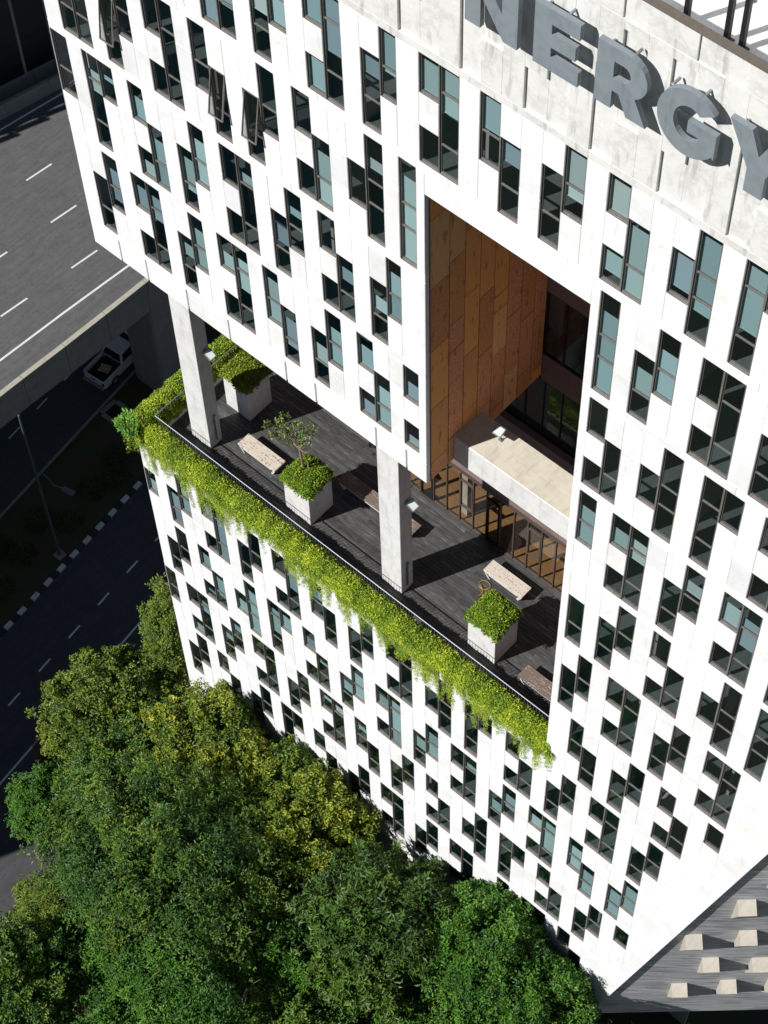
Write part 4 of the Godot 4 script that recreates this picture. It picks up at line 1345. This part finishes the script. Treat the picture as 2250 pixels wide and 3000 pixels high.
	var pp := [Vector3(-0.2, 0.02, 0.12), Vector3(0.2, 0.012, 0.15), Vector3(0.22, 0.03, -0.13), Vector3(-0.18, 0.01, -0.12)]
	hexa(st, [pp[0] - Vector3(0, 0.003, 0), pp[1] - Vector3(0, 0.003, 0), pp[2] - Vector3(0, 0.003, 0), pp[3] - Vector3(0, 0.003, 0), pp[0], pp[1], pp[2], pp[3]])
	var po := build(st, "paper_sheet", M.paper, self, V(-42.1, TERRACE_Y + 0.004, -1.75))
	meta(po, "crumpled white sheet of paper lying by the railing", "paper")

# ---------------------------------------------------------------- roads
func strip(st: SurfaceTool, pts: Array, hw: float, y: float) -> void:
	for i in pts.size() - 1:
		var a: Vector2 = pts[i]
		var b: Vector2 = pts[i + 1]
		var d := (b - a).normalized()
		var n := Vector2(-d.y, d.x) * hw
		var q := [V(a.x - n.x, y, a.y - n.y), V(b.x - n.x, y, b.y - n.y), V(b.x + n.x, y, b.y + n.y), V(a.x + n.x, y, a.y + n.y)]
		if (q[1] - q[0]).cross(q[2] - q[0]).y < 0: q.reverse()
		quad(st, q[0], q[1], q[2], q[3])

func along(a: Vector2, b: Vector2, z: float) -> Vector2:
	return a + (b - a) * ((z - a.y) / (b.y - a.y))

func sheet(called: String, poly: Array, y: float, mat: Material, label := "", category := "") -> MeshInstance3D:
	var st := mb()
	var pv := PackedVector2Array(poly)
	var t := Geometry2D.triangulate_polygon(pv)
	for i in range(0, t.size(), 3):
		var a := pv[t[i]]; var b := pv[t[i + 1]]; var c := pv[t[i + 2]]
		var q := [V(a.x, y, a.y), V(b.x, y, b.y), V(c.x, y, c.y)]
		if (q[1] - q[0]).cross(q[2] - q[0]).y < 0: q.reverse()
		tri(st, q[0], q[1], q[2])
	var o := build(st, called, mat, self)
	meta(o, label, category, "", "structure")
	return o

func make_ground() -> void:
	# terrain with the bank that carries the trees
	var st := mb()
	st.set_smooth_group(0)
	var xs := [-3000.0, -400.0, -160.0, -100.0, -80.0, -66.0, -64.0, -62.0, -60.0, -58.0, -56.0, -54.0, -52.0, -40.0, -10.0, 60.0, 400.0, 3000.0]
	var zs := [-3000.0, -300.0, -60.0, -20.0, 0.0, 20.0, 60.0, 300.0, 3000.0]
	for i in xs.size() - 1:
		for k in zs.size() - 1:
			quad(st, V(xs[i], ground_y(xs[i]) - 0.03, zs[k + 1]), V(xs[i + 1], ground_y(xs[i + 1]) - 0.03, zs[k + 1]), V(xs[i + 1], ground_y(xs[i + 1]) - 0.03, zs[k]), V(xs[i], ground_y(xs[i]) - 0.03, zs[k]))
	var o := build(st, "ground", M.soil, self)
	meta(o, "bare earth and litter under the trees and beside the roads", "ground", "", "structure")
	# street beside the block
	var ka := Vector2(-88.06, -0.11); var kb := Vector2(-90.03, -18.61)
	var da := Vector2(-82.41, 5.21); var db := Vector2(-84.59, -14.2)
	var ea := Vector2(-77.64, 10.43); var eb := Vector2(-79.87, -8.65)
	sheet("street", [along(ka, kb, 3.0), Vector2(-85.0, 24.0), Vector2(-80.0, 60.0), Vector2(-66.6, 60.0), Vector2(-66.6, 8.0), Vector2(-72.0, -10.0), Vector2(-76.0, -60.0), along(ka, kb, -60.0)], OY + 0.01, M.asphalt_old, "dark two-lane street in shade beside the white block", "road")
	var road := Node3D.new(); road.name = "street_markings"; add_child(road)
	meta(road, "white lane dashes and edge line painted on the shaded street", "road marking", "", "structure")
	var z := 9.0
	while z > -40.0:
		st = mb(); strip(st, [along(da, db, z), along(da, db, z - 1.5)], 0.085, OY + 0.016); build(st, "lane_dash", M.road_paint, road)
		z -= 3.92
	st = mb(); strip(st, [along(ea, eb, 24.0), along(ea, eb, -40.0)], 0.09, OY + 0.016); build(st, "edge_line", M.road_paint, road)
	for q: Array in [[-77.3, -7.6, -75.6, -5.6], [-77.2, -5.0, -75.2, -2.6], [-76.2, 4.2, -74.2, 6.0], [-75.9, 6.6, -73.8, 8.4], [-75.4, 9.2, -73.2, 11.0]]:
		st = mb(); strip(st, [Vector2(q[0], q[1]), Vector2(q[2], q[3])], 0.22, OY + 0.016); build(st, "hatch_stripe", M.road_paint, road)
	# service road under the flyover
	var ia := Vector2(-96.8, -7.17); var ib := Vector2(-99.09, -25.85)
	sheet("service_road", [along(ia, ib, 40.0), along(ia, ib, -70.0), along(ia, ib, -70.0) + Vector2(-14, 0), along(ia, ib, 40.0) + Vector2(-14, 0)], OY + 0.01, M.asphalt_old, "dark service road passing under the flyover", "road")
	var sm := Node3D.new(); sm.name = "service_road_markings"; add_child(sm)
	meta(sm, "faint white dashes and edge line on the service road", "road marking", "", "structure")
	z = 6.0
	while z > -44.0:
		st = mb(); strip(st, [along(ia, ib, z) + Vector2(-4.9, 0), along(ia, ib, z - 1.5) + Vector2(-4.9, 0)], 0.08, OY + 0.016); build(st, "lane_dash", M.road_paint, sm)
		z -= 3.9
	# verge between them
	sheet("verge", [along(ia, ib, 4.0) + Vector2(0.2, 0), along(ka, kb, 3.0) + Vector2(-0.3, 0), along(ka, kb, -60.0) + Vector2(-0.3, 0), along(ia, ib, -60.0) + Vector2(0.2, 0)], OY + 0.06, M.soil, "strip of bare earth between street and service road", "verge")
	var kerb := Node3D.new(); kerb.name = "kerb"; add_child(kerb)
	meta(kerb, "kerb of alternating black and white blocks along the verge", "kerb", "", "structure")
	var dir := (kb - ka).normalized()
	var p := along(ka, kb, 2.0)
	var ang := atan2(dir.x, dir.y)
	for i in 34:
		st = mb()
		var c := p + dir * (0.875 * i + 0.43)
		cbox(st, V(c.x, OY + 0.1, c.y), Vector3(0.15, 0.09, 0.29), 0.02, Basis(Vector3.UP, ang + rng.randf_range(-0.02, 0.02)))
		build(st, "kerb_block", M.white_paint if i % 2 == 0 else M.black_paint, kerb)
	var k2 := Node3D.new(); k2.name = "service_kerb"; add_child(k2)
	meta(k2, "low grey kerb along the service road", "kerb", "", "structure")
	var d2 := (ib - ia).normalized()
	var p2 := along(ia, ib, 6.0)
	for i in 24:
		st = mb()
		var c := p2 + d2 * (1.75 * i + 0.87)
		cbox(st, V(c.x, OY + 0.09, c.y), Vector3(0.08, 0.08, 0.585), 0.015, Basis(Vector3.UP, atan2(d2.x, d2.y)))
		build(st, "kerb_block", M.raw_grey, k2)
	# manhole surround and low plants on the verge
	var mh := thing("inspection_chamber", "square concrete chamber cover on the verge under the flyover", "manhole", V(-97.2, OY + 0.06, -21.9))
	for r: Array in [[-0.9, 0.0, 0.22, 0.9], [0.9, 0.0, 0.22, 0.9], [0.0, -0.9, 0.68, 0.22], [0.0, 0.9, 0.68, 0.22]]:
		st = mb(); cbox(st, Vector3(r[0] * S, 0.04, r[1] * S), Vector3(r[2] * S, 0.05, r[3] * S), 0.01); build(st, "slab", M.raw_grey, mh)
	st = mb(); cbox(st, Vector3(0, 0.01, 0), Vector3(0.66 * S, 0.03, 0.66 * S), 0.01); build(st, "cover", M.dark_metal, mh)
	var tuft := leaf_cluster(12, 0.34, 0.05, 0.10, 44)
	rng.seed = 91
	var spots := [[-91.6, -11.0], [-92.6, -14.6], [-91.9, -16.8], [-93.8, -9.2], [-92.3, -5.8], [-94.4, -5.0], [-91.2, -2.2], [-93.2, -18.4]]
	for i in spots.size():
		var s := thing("verge_plant", ["spiky dark plant on the verge just right of the lamp post", "spiky dark plant on the verge level with the pier", "spiky dark plant on the verge nearest the building corner", "spiky dark plant on the verge left of the lamp post", "spiky dark plant on the verge below the lamp head", "spiky dark plant on the verge beside the service road kerb", "spiky dark plant at the lower left end of the verge", "spiky dark plant on the verge farthest along the striped kerb"][i], "plant", V(spots[i][0], OY + 0.06, spots[i][1]), "spiky plants on the verge")
		var xf := []
		var cs := []
		for k in 46:
			var d := rand_dir()
			d.y = absf(d.y)
			xf.append(Transform3D(frame_of((d + Vector3(0, 0.7, 0)).normalized()).scaled(Vector3.ONE * rng.randf_range(0.7, 1.2)), Vector3(d.x * 0.75, 0.08 + 0.3 * d.y, d.z * 0.75)))
			cs.append(Color(0.05, 0.08, 0.02) * rng.randf_range(0.7, 1.3))
		scatter("foliage", tuft, xf, cs, s)
	# street lamp
	var lp := thing("street_lamp", "tall grey street lamp on the verge with a curved arm", "street lamp", V(-89.87, OY + 0.06, -7.96))
	st = mb(); cbox(st, Vector3(0, 0.08, 0), Vector3(0.3, 0.08, 0.3), 0.02); build(st, "footing", M.raw_grey, lp)
	st = mb(); tube(st, [Vector3(0, 0.1, 0), Vector3(0, 8.0 , 0), Vector3(0, 14.6, 0)], [0.11, 0.085, 0.06], 10); build(st, "pole", M.lamp_grey, lp)
	st = mb()
	var arm := []
	for i in 9:
		var a := PI * i / 8.0
		arm.append(Vector3(0.55 - 0.55 * cos(a), 8.6 + 0.75 * sin(a), -0.2 * i / 8.0))
	arm.append(Vector3(1.55, 8.3, -0.55))
	var ar := []
	for i in arm.size(): ar.append(0.03)
	tube(st, arm, ar, 7)
	build(st, "arm", M.lamp_grey, lp)
	st = mb(); cbox(st, Vector3(1.85, 8.25, -0.62), Vector3(0.38, 0.07, 0.17), 0.05, Basis(Vector3.UP, 0.2)); build(st, "lamp_head", M.lamp_grey, lp)

func make_flyover() -> void:
	var y := 258.0
	var t := thing("flyover", "sunlit concrete flyover with grey asphalt lanes at the upper left", "flyover", V(-104, y, -20))
	var org := t.position
	var pr := [Vector2(-90.5, 60.0), Vector2(-94.66, -9.53), Vector2(-94.30, -12.25), Vector2(-94.02, -18.98), Vector2(-93.82, -25.94), Vector2(-93.9, -80.0)]
	var pl := [Vector2(-134.0, 60.0), Vector2(-117.3, -29.0), Vector2(-115.6, -37.0), Vector2(-108.0, -80.0)]
	var st := mb()
	var polyl := PackedVector2Array()
	for p: Vector2 in pr: polyl.append(p)
	var rv := pl.duplicate(); rv.reverse()
	for p: Vector2 in rv: polyl.append(p)
	var tris := Geometry2D.triangulate_polygon(polyl)
	for i in range(0, tris.size(), 3):
		var q := []
		for k in 3: q.append(V(polyl[tris[i + k]].x, y, polyl[tris[i + k]].y) - org)
		if (q[1] - q[0]).cross(q[2] - q[0]).y < 0: q.reverse()
		tri(st, q[0], q[1], q[2])
	build(st, "carriageway", M.asphalt, t)
	st = mb()
	for i in range(0, tris.size(), 3):
		var q := []
		for k in 3: q.append(V(polyl[tris[i + k]].x, y - 1.6, polyl[tris[i + k]].y) - org)
		if (q[1] - q[0]).cross(q[2] - q[0]).y > 0: q.reverse()
		tri(st, q[0], q[1], q[2])
	build(st, "deck_slab", M.raw_grey, t)
	# right parapet in panels
	var z := 20.0
	while z > -60.0:
		var zn := z - 4.55
		var xa := 0.0
		var xb := 0.0
		for i in pr.size() - 1:
			if z <= pr[i].y and z >= pr[i + 1].y: xa = along(pr[i], pr[i + 1], z).x
			if zn <= pr[i].y and zn >= pr[i + 1].y: xb = along(pr[i], pr[i + 1], zn).x
		st = mb()
		var g := 0.025
		var lo := y - 3.4
		hexa(st, [V(xa - 0.32, lo, z - g) - org, V(xa, lo, z - g) - org, V(xb, lo, zn + g) - org, V(xb - 0.32, lo, zn + g) - org, V(xa - 0.32, y + 0.28, z - g) - org, V(xa, y + 0.28, z - g) - org, V(xb, y + 0.28, zn + g) - org, V(xb - 0.32, y + 0.28, zn + g) - org])
		var pnl := build(st, "parapet_panel", M.raw_grey, t)
		st = mb()
		hexa(st, [V(xa - 0.40, y + 0.28, z - g) - org, V(xa + 0.06, y + 0.28, z - g) - org, V(xb + 0.06, y + 0.28, zn + g) - org, V(xb - 0.40, y + 0.28, zn + g) - org, V(xa - 0.40, y + 0.40, z - g) - org, V(xa + 0.06, y + 0.40, z - g) - org, V(xb + 0.06, y + 0.40, zn + g) - org, V(xb - 0.40, y + 0.40, zn + g) - org])
		build(st, "cap", M.cap, pnl)
		st = mb()
		var m0 := lerpf(xa, xb, 0.18); var m1 := lerpf(xa, xb, 0.82)
		var z0 := lerpf(z, zn, 0.18); var z1 := lerpf(z, zn, 0.82)
		hexa(st, [V(m0 - 0.02, y - 0.75, z0) - org, V(m0 + 0.05, y - 0.75, z0) - org, V(m1 + 0.05, y - 0.75, z1) - org, V(m1 - 0.02, y - 0.75, z1) - org, V(m0 - 0.02, y - 0.30, z0) - org, V(m0 + 0.05, y - 0.30, z0) - org, V(m1 + 0.05, y - 0.30, z1) - org, V(m1 - 0.02, y - 0.30, z1) - org])
		build(st, "raised_strip", M.raw_grey, pnl)
		z = zn
	# markings
	var l1a := Vector2(-110.11, -26.85); var l1b := Vector2(-109.83, -29.6)
	var l2a := Vector2(-105.52, -19.51); var l2b := Vector2(-104.71, -27.78)
	var l3a := Vector2(-100.73, -15.11); var l3b := Vector2(-99.71, -25.43)
	for a: Array in [[l1a, l1b, -26.85], [l2a, l2b, -24.96], [l3a, l3b, -22.65]]:
		for i in range(-9, 5):
			var z0: float = a[2] - i * 7.48 * -1.0
			st = mb()
			var s0 := along(a[0], a[1], z0)
			var s1 := along(a[0], a[1], z0 - 2.8)
			var v := []
			for p: Vector2 in [s0, s1]: v.append(p)
			strip_local(st, v, 0.085, y + 0.007, org)
			build(st, "lane_dash", M.road_paint, t)
	st = mb(); strip_local(st, [Vector2(-97.9, 20.0), Vector2(-97.38, -12.02), Vector2(-96.98, -19.15), Vector2(-96.48, -26.11), Vector2(-95.9, -60.0)], 0.10, y + 0.007, org); build(st, "edge_line", M.road_paint, t)
	st = mb(); strip_local(st, [Vector2(-121.0, 0.0), Vector2(-116.25, -29.37), Vector2(-115.18, -36.45), Vector2(-111.5, -60.0)], 0.10, y + 0.007, org); build(st, "edge_line", M.road_paint, t)
	# piers
	for c: Array in [[-96.6, -27.8], [-99.5, 14.0]]:
		st = mb()
		cbox(st, V(c[0], (OY + y - 1.7) * 0.5, c[1]) - org, Vector3(2.0 * S, (y - 1.7 - OY) * 0.5 * S, 1.9 * S), 0.12)
		build(st, "pier", M.raw_grey, t)
	# far parapet, two walls with a gap
	for w: Array in [[0.0, 1.55, 0.0, 0.45], [-2.2, 1.25, 0.0, 0.6]]:
		z = 10.0
		while z > -60.0:
			var zn := z - 4.55
			var xa: float = along(Vector2(-117.3, -29.0), Vector2(-115.6, -37.0), z).x + w[0]
			var xb: float = along(Vector2(-117.3, -29.0), Vector2(-115.6, -37.0), zn).x + w[0]
			st = mb()
			hexa(st, [V(xa - w[3], y - 0.5, z - 0.02) - org, V(xa, y - 0.5, z - 0.02) - org, V(xb, y - 0.5, zn + 0.02) - org, V(xb - w[3], y - 0.5, zn + 0.02) - org, V(xa - w[3], y + w[1], z - 0.02) - org, V(xa - 0.1, y + w[1], z - 0.02) - org, V(xb - 0.1, y + w[1], zn + 0.02) - org, V(xb - w[3], y + w[1], zn + 0.02) - org])
			build(st, "far_parapet_panel", M.raw_grey, t)
			z = zn
	# noise barrier beyond
	var nb := thing("noise_barrier", "dark noise barrier with slim posts beyond the flyover's far parapet", "barrier", V(-119.8, y + 1.2, -34))
	org = nb.position
	z = 20.0
	var k := 0
	while z > -60.0:
		var zn := z - 3.05
		var xa: float = along(Vector2(-119.8, -29.0), Vector2(-118.1, -37.0), z).x
		var xb: float = along(Vector2(-119.8, -29.0), Vector2(-118.1, -37.0), zn).x
		st = mb()
		hexa(st, [V(xa - 0.2, y - 0.5, z + 0.12) - org, V(xa + 0.12, y - 0.5, z + 0.12) - org, V(xa + 0.12, y - 0.5, z - 0.12) - org, V(xa - 0.2, y - 0.5, z - 0.12) - org, V(xa - 0.2, y + 19.6, z + 0.12) - org, V(xa + 0.12, y + 19.6, z + 0.12) - org, V(xa + 0.12, y + 19.6, z - 0.12) - org, V(xa - 0.2, y + 19.6, z - 0.12) - org])
		build(st, "post", M.raw_grey, nb)
		for band: Array in [[0.0, 5.2], [5.25, 10.6], [10.65, 16.0]]:
			st = mb()
			hexa(st, [V(xa - 0.1, y + band[0], z - 0.12) - org, V(xa, y + band[0], z - 0.12) - org, V(xb, y + band[0], zn + 0.12) - org, V(xb - 0.1, y + band[0], zn + 0.12) - org, V(xa - 0.1, y + band[1], z - 0.12) - org, V(xa, y + band[1], z - 0.12) - org, V(xb, y + band[1], zn + 0.12) - org, V(xb - 0.1, y + band[1], zn + 0.12) - org])
			build(st, "barrier_panel", M.dark_metal, nb)
		st = mb()
		tube(st, [V(xa, y + 16.1, z) - org, V(xb, y + 19.4, zn) - org], [0.10, 0.10], 5)
		tube(st, [V(xa, y + 19.4, z) - org, V(xb, y + 16.1, zn) - org], [0.10, 0.10], 5)
		build(st, "cross_brace", M.dark_metal, nb)
		z = zn
		k += 1

func strip_local(st: SurfaceTool, pts: Array, hw: float, y: float, org: Vector3) -> void:
	for i in pts.size() - 1:
		var a: Vector2 = pts[i]
		var b: Vector2 = pts[i + 1]
		var d := (b - a).normalized()
		var n := Vector2(-d.y, d.x) * hw
		var q := [V(a.x - n.x, y, a.y - n.y) - org, V(b.x - n.x, y, b.y - n.y) - org, V(b.x + n.x, y, b.y + n.y) - org, V(a.x + n.x, y, a.y + n.y) - org]
		if (q[1] - q[0]).cross(q[2] - q[0]).y < 0: q.reverse()
		quad(st, q[0], q[1], q[2], q[3])

func make_pickup() -> void:
	# local axes: x across, z towards the tailgate, metres
	var t := thing("pickup_truck", "white pickup truck with an open bed half under the flyover", "pickup truck", V(-101.0, OY + 0.012, -26.4))
	t.rotation.y = 0.10
	var st := mb()
	# lower body with rounded flanks, from bonnet to tail
	var prof := [[-2.55, 0.42, 0.92], [-2.35, 0.40, 1.04], [-1.25, 0.40, 1.12], [-1.2, 0.40, 1.14], [0.75, 0.40, 1.12], [2.45, 0.46, 1.12], [2.58, 0.55, 1.10]]
	for i in prof.size() - 1:
		var a: Array = prof[i]
		var b: Array = prof[i + 1]
		var bed: bool = a[0] >= 0.74
		for s: float in [-1.0, 1.0]:
			var w0 := 0.80 if i == 0 else 0.87
			var w1 := 0.80 if i == prof.size() - 2 else 0.87
			var inn := 0.80 if bed else 0.0
			var q := [Vector3(s * w0, a[1], a[0]), Vector3(s * w1, b[1], b[0]), Vector3(s * w1, b[2], b[0]), Vector3(s * w0, a[2], a[0])]
			if s < 0: q.reverse()
			quad(st, q[1], q[0], q[3], q[2])
			var tp := [Vector3(s * inn, a[2], a[0]), Vector3(s * w0, a[2], a[0]), Vector3(s * w1, b[2], b[0]), Vector3(s * inn, b[2], b[0])]
			if s > 0: tp.reverse()
			quad(st, tp[0], tp[1], tp[2], tp[3])
			if bed:
				var iw := [Vector3(s * 0.80, 0.72, a[0]), Vector3(s * 0.80, 0.72, b[0]), Vector3(s * 0.80, b[2], b[0]), Vector3(s * 0.80, a[2], a[0])]
				if s > 0: iw.reverse()
				quad(st, iw[0], iw[1], iw[2], iw[3])
	quad(st, Vector3(-0.80, 0.42, -2.55), Vector3(-0.80, 0.92, -2.55), Vector3(0.80, 0.92, -2.55), Vector3(0.80, 0.42, -2.55))
	build(st, "body", M.car_white, t)
	st = mb(); cbox(st, Vector3(0, 0.70, 1.62), Vector3(0.80, 0.03, 0.88), 0.01); build(st, "bed_floor", M.rubber, t)
	st = mb(); cbox(st, Vector3(0, 0.86, 2.52), Vector3(0.80, 0.26, 0.05), 0.02)
	var tg := build(st, "tailgate", M.car_white, t)
	st = mb(); cbox(st, Vector3(0, 0.98, 2.585), Vector3(0.16, 0.03, 0.02), 0.006); build(st, "handle", M.rubber, tg)
	st = mb(); cbox(st, Vector3(0, 0.50, 2.64), Vector3(0.84, 0.09, 0.07), 0.03); build(st, "rear_bumper", M.zinc, t)
	# cab
	st = mb()
	var lo := 1.12
	var hi := 1.68
	var cb := [Vector3(-0.84, lo, 0.74), Vector3(0.84, lo, 0.74), Vector3(0.84, lo, -1.3), Vector3(-0.84, lo, -1.3), Vector3(-0.66, hi, 0.52), Vector3(0.66, hi, 0.52), Vector3(0.64, hi, -0.55), Vector3(-0.64, hi, -0.55)]
	hexa(st, cb)
	var cab := build(st, "cab", M.car_white, t)
	var pane := func(a: int, b: int, c: int, d: int, ins: float, off: Vector3) -> void:
		var m_: Vector3 = (cb[a] + cb[b] + cb[c] + cb[d]) * 0.25
		var sp := mb()
		var q := []
		for i: int in [a, b, c, d]: q.append(cb[i].lerp(m_, ins) + off)
		quad(sp, q[0], q[1], q[2], q[3])
		build(sp, "cab_window", M.car_glass, cab)
	pane.call(0, 1, 5, 4, 0.14, Vector3(0, 0.003, 0.006))
	pane.call(1, 2, 6, 5, 0.16, Vector3(0.006, 0.003, 0))
	pane.call(3, 0, 4, 7, 0.16, Vector3(-0.006, 0.003, 0))
	pane.call(2, 3, 7, 6, 0.10, Vector3(0, 0.004, -0.006))
	for s: float in [-1.0, 1.0]:
		st = mb(); cbox(st, Vector3(s * 0.80, 0.92, 2.57), Vector3(0.07, 0.16, 0.04), 0.015); build(st, "tail_light", M.red_lens, t)
		st = mb(); cbox(st, Vector3(s * 0.98, 1.18, -0.95), Vector3(0.10, 0.08, 0.05), 0.03); build(st, "wing_mirror", M.car_white, t)
		for zz: float in [-1.65, 1.55]:
			st = mb()
			tube(st, [Vector3(s * 0.66, 0.36, zz), Vector3(s * 0.70, 0.36, zz), Vector3(s * 0.89, 0.36, zz), Vector3(s * 0.91, 0.36, zz)], [0.32, 0.36, 0.36, 0.32], 20)
			var wh := build(st, "wheel", M.rubber, t)
			st = mb()
			tube(st, [Vector3(s * 0.905, 0.36, zz), Vector3(s * 0.93, 0.36, zz)], [0.21, 0.19], 16)
			build(st, "rim", M.zinc, wh)
	# cargo
	var bag := thing("cargo_crate", "small open timber crate lying in the truck bed", "crate", V(-101.0, OY + 0.012, -26.4) + Vector3(0, 0.735, 1.5).rotated(Vector3.UP, 0.10))
	bag.rotation.y = 0.35
	for r: Array in [[0.0, 0.02, 0.34, 0.02, 0.24], [0.0, 0.12, 0.34, 0.08, 0.01], [0.0, 0.12, 0.34, 0.08, 0.01]]:
		pass
	for i in 4:
		st = mb(); cbox(st, Vector3(-0.27 + 0.18 * i, 0.02, 0), Vector3(0.075, 0.012, 0.24), 0.003); build(st, "slat", M.bench, bag)
	for s: float in [-1.0, 1.0]:
		for yy: float in [0.09, 0.19]:
			st = mb(); cbox(st, Vector3(0, yy, s * 0.24), Vector3(0.36, 0.035, 0.01), 0.003); build(st, "slat", M.bench, bag)

func make_neighbour() -> void:
	# stands out of the picture to the front left and shades the street
	var t := thing("neighbouring_building", "grey slab building out of the picture whose shade lies on the street", "building", V(-100, OY, 44))
	var org := t.position
	var st := mb(); bx(st, -116.0, -102.0, OY, 307.0, 40.0, 46.0, org); build(st, "high_block", M.raw_grey, t)
	st = mb(); bx(st, -101.99, -87.4, OY, 287.0, 40.0, 46.0, org); build(st, "low_block", M.raw_grey, t)
	for k in 8:
		st = mb(); bx(st, -115.5, -102.4, OY + 6.0 + k * 7.0, OY + 9.5 + k * 7.0, 39.9, 40.05, org); build(st, "window_band", M.car_glass, t)

func _ready() -> void:
	# camera
	var cam := Camera3D.new()
	cam.name = "camera"
	add_child(cam)
	cam.transform = Transform3D(Basis(Vector3(0.74537047, -0.02142529, -0.6663061), Vector3(-0.55501031, 0.53374165, -0.63803088), Vector3(0.36930531, 0.84537613, 0.38594401)).orthonormalized(), V(-3.03033, 396.563, 41.4389))
	cam.fov = rad_to_deg(2.0 * atan(1500.0 / 6119.82))
	cam.near = 0.5
	cam.far = 6000.0
	cam.current = true
	# sky and sun
	var env := Environment.new()
	env.background_mode = Environment.BG_SKY
	var sky := Sky.new()
	var sm := ProceduralSkyMaterial.new()
	sm.sky_top_color = Color(0.34, 0.42, 0.53)
	sm.sky_horizon_color = Color(0.62, 0.70, 0.80)
	sm.ground_bottom_color = Color(0.10, 0.10, 0.09)
	sm.ground_horizon_color = Color(0.30, 0.31, 0.32)
	sm.sky_curve = 0.12
	sm.sun_angle_max = 6.0
	sky.sky_material = sm
	env.sky = sky
	env.background_energy_multiplier = 0.58
	env.tonemap_mode = Environment.TONE_MAPPER_LINEAR
	env.tonemap_exposure = 1.17
	env.ssao_enabled = true
	env.ssil_enabled = true
	env.sdfgi_enabled = true
	var we := WorldEnvironment.new()
	we.name = "world_environment"
	we.environment = env
	add_child(we)
	var sun := DirectionalLight3D.new()
	sun.name = "sun"
	add_child(sun)
	sun.look_at_from_position(Vector3.ZERO, Vector3(0.47, -1.0, -1.0), Vector3.UP)
	sun.light_energy = 1.6
	sun.light_color = Color(1.0, 0.992, 0.978)
	sun.light_angular_distance = 0.5
	sun.shadow_enabled = true
	make_materials()
	make_ground()
	make_office()
	make_flyover()
	make_neighbour()
	make_letters()
	make_terrace()
	make_hedge()
	make_trees()
	make_pickup()
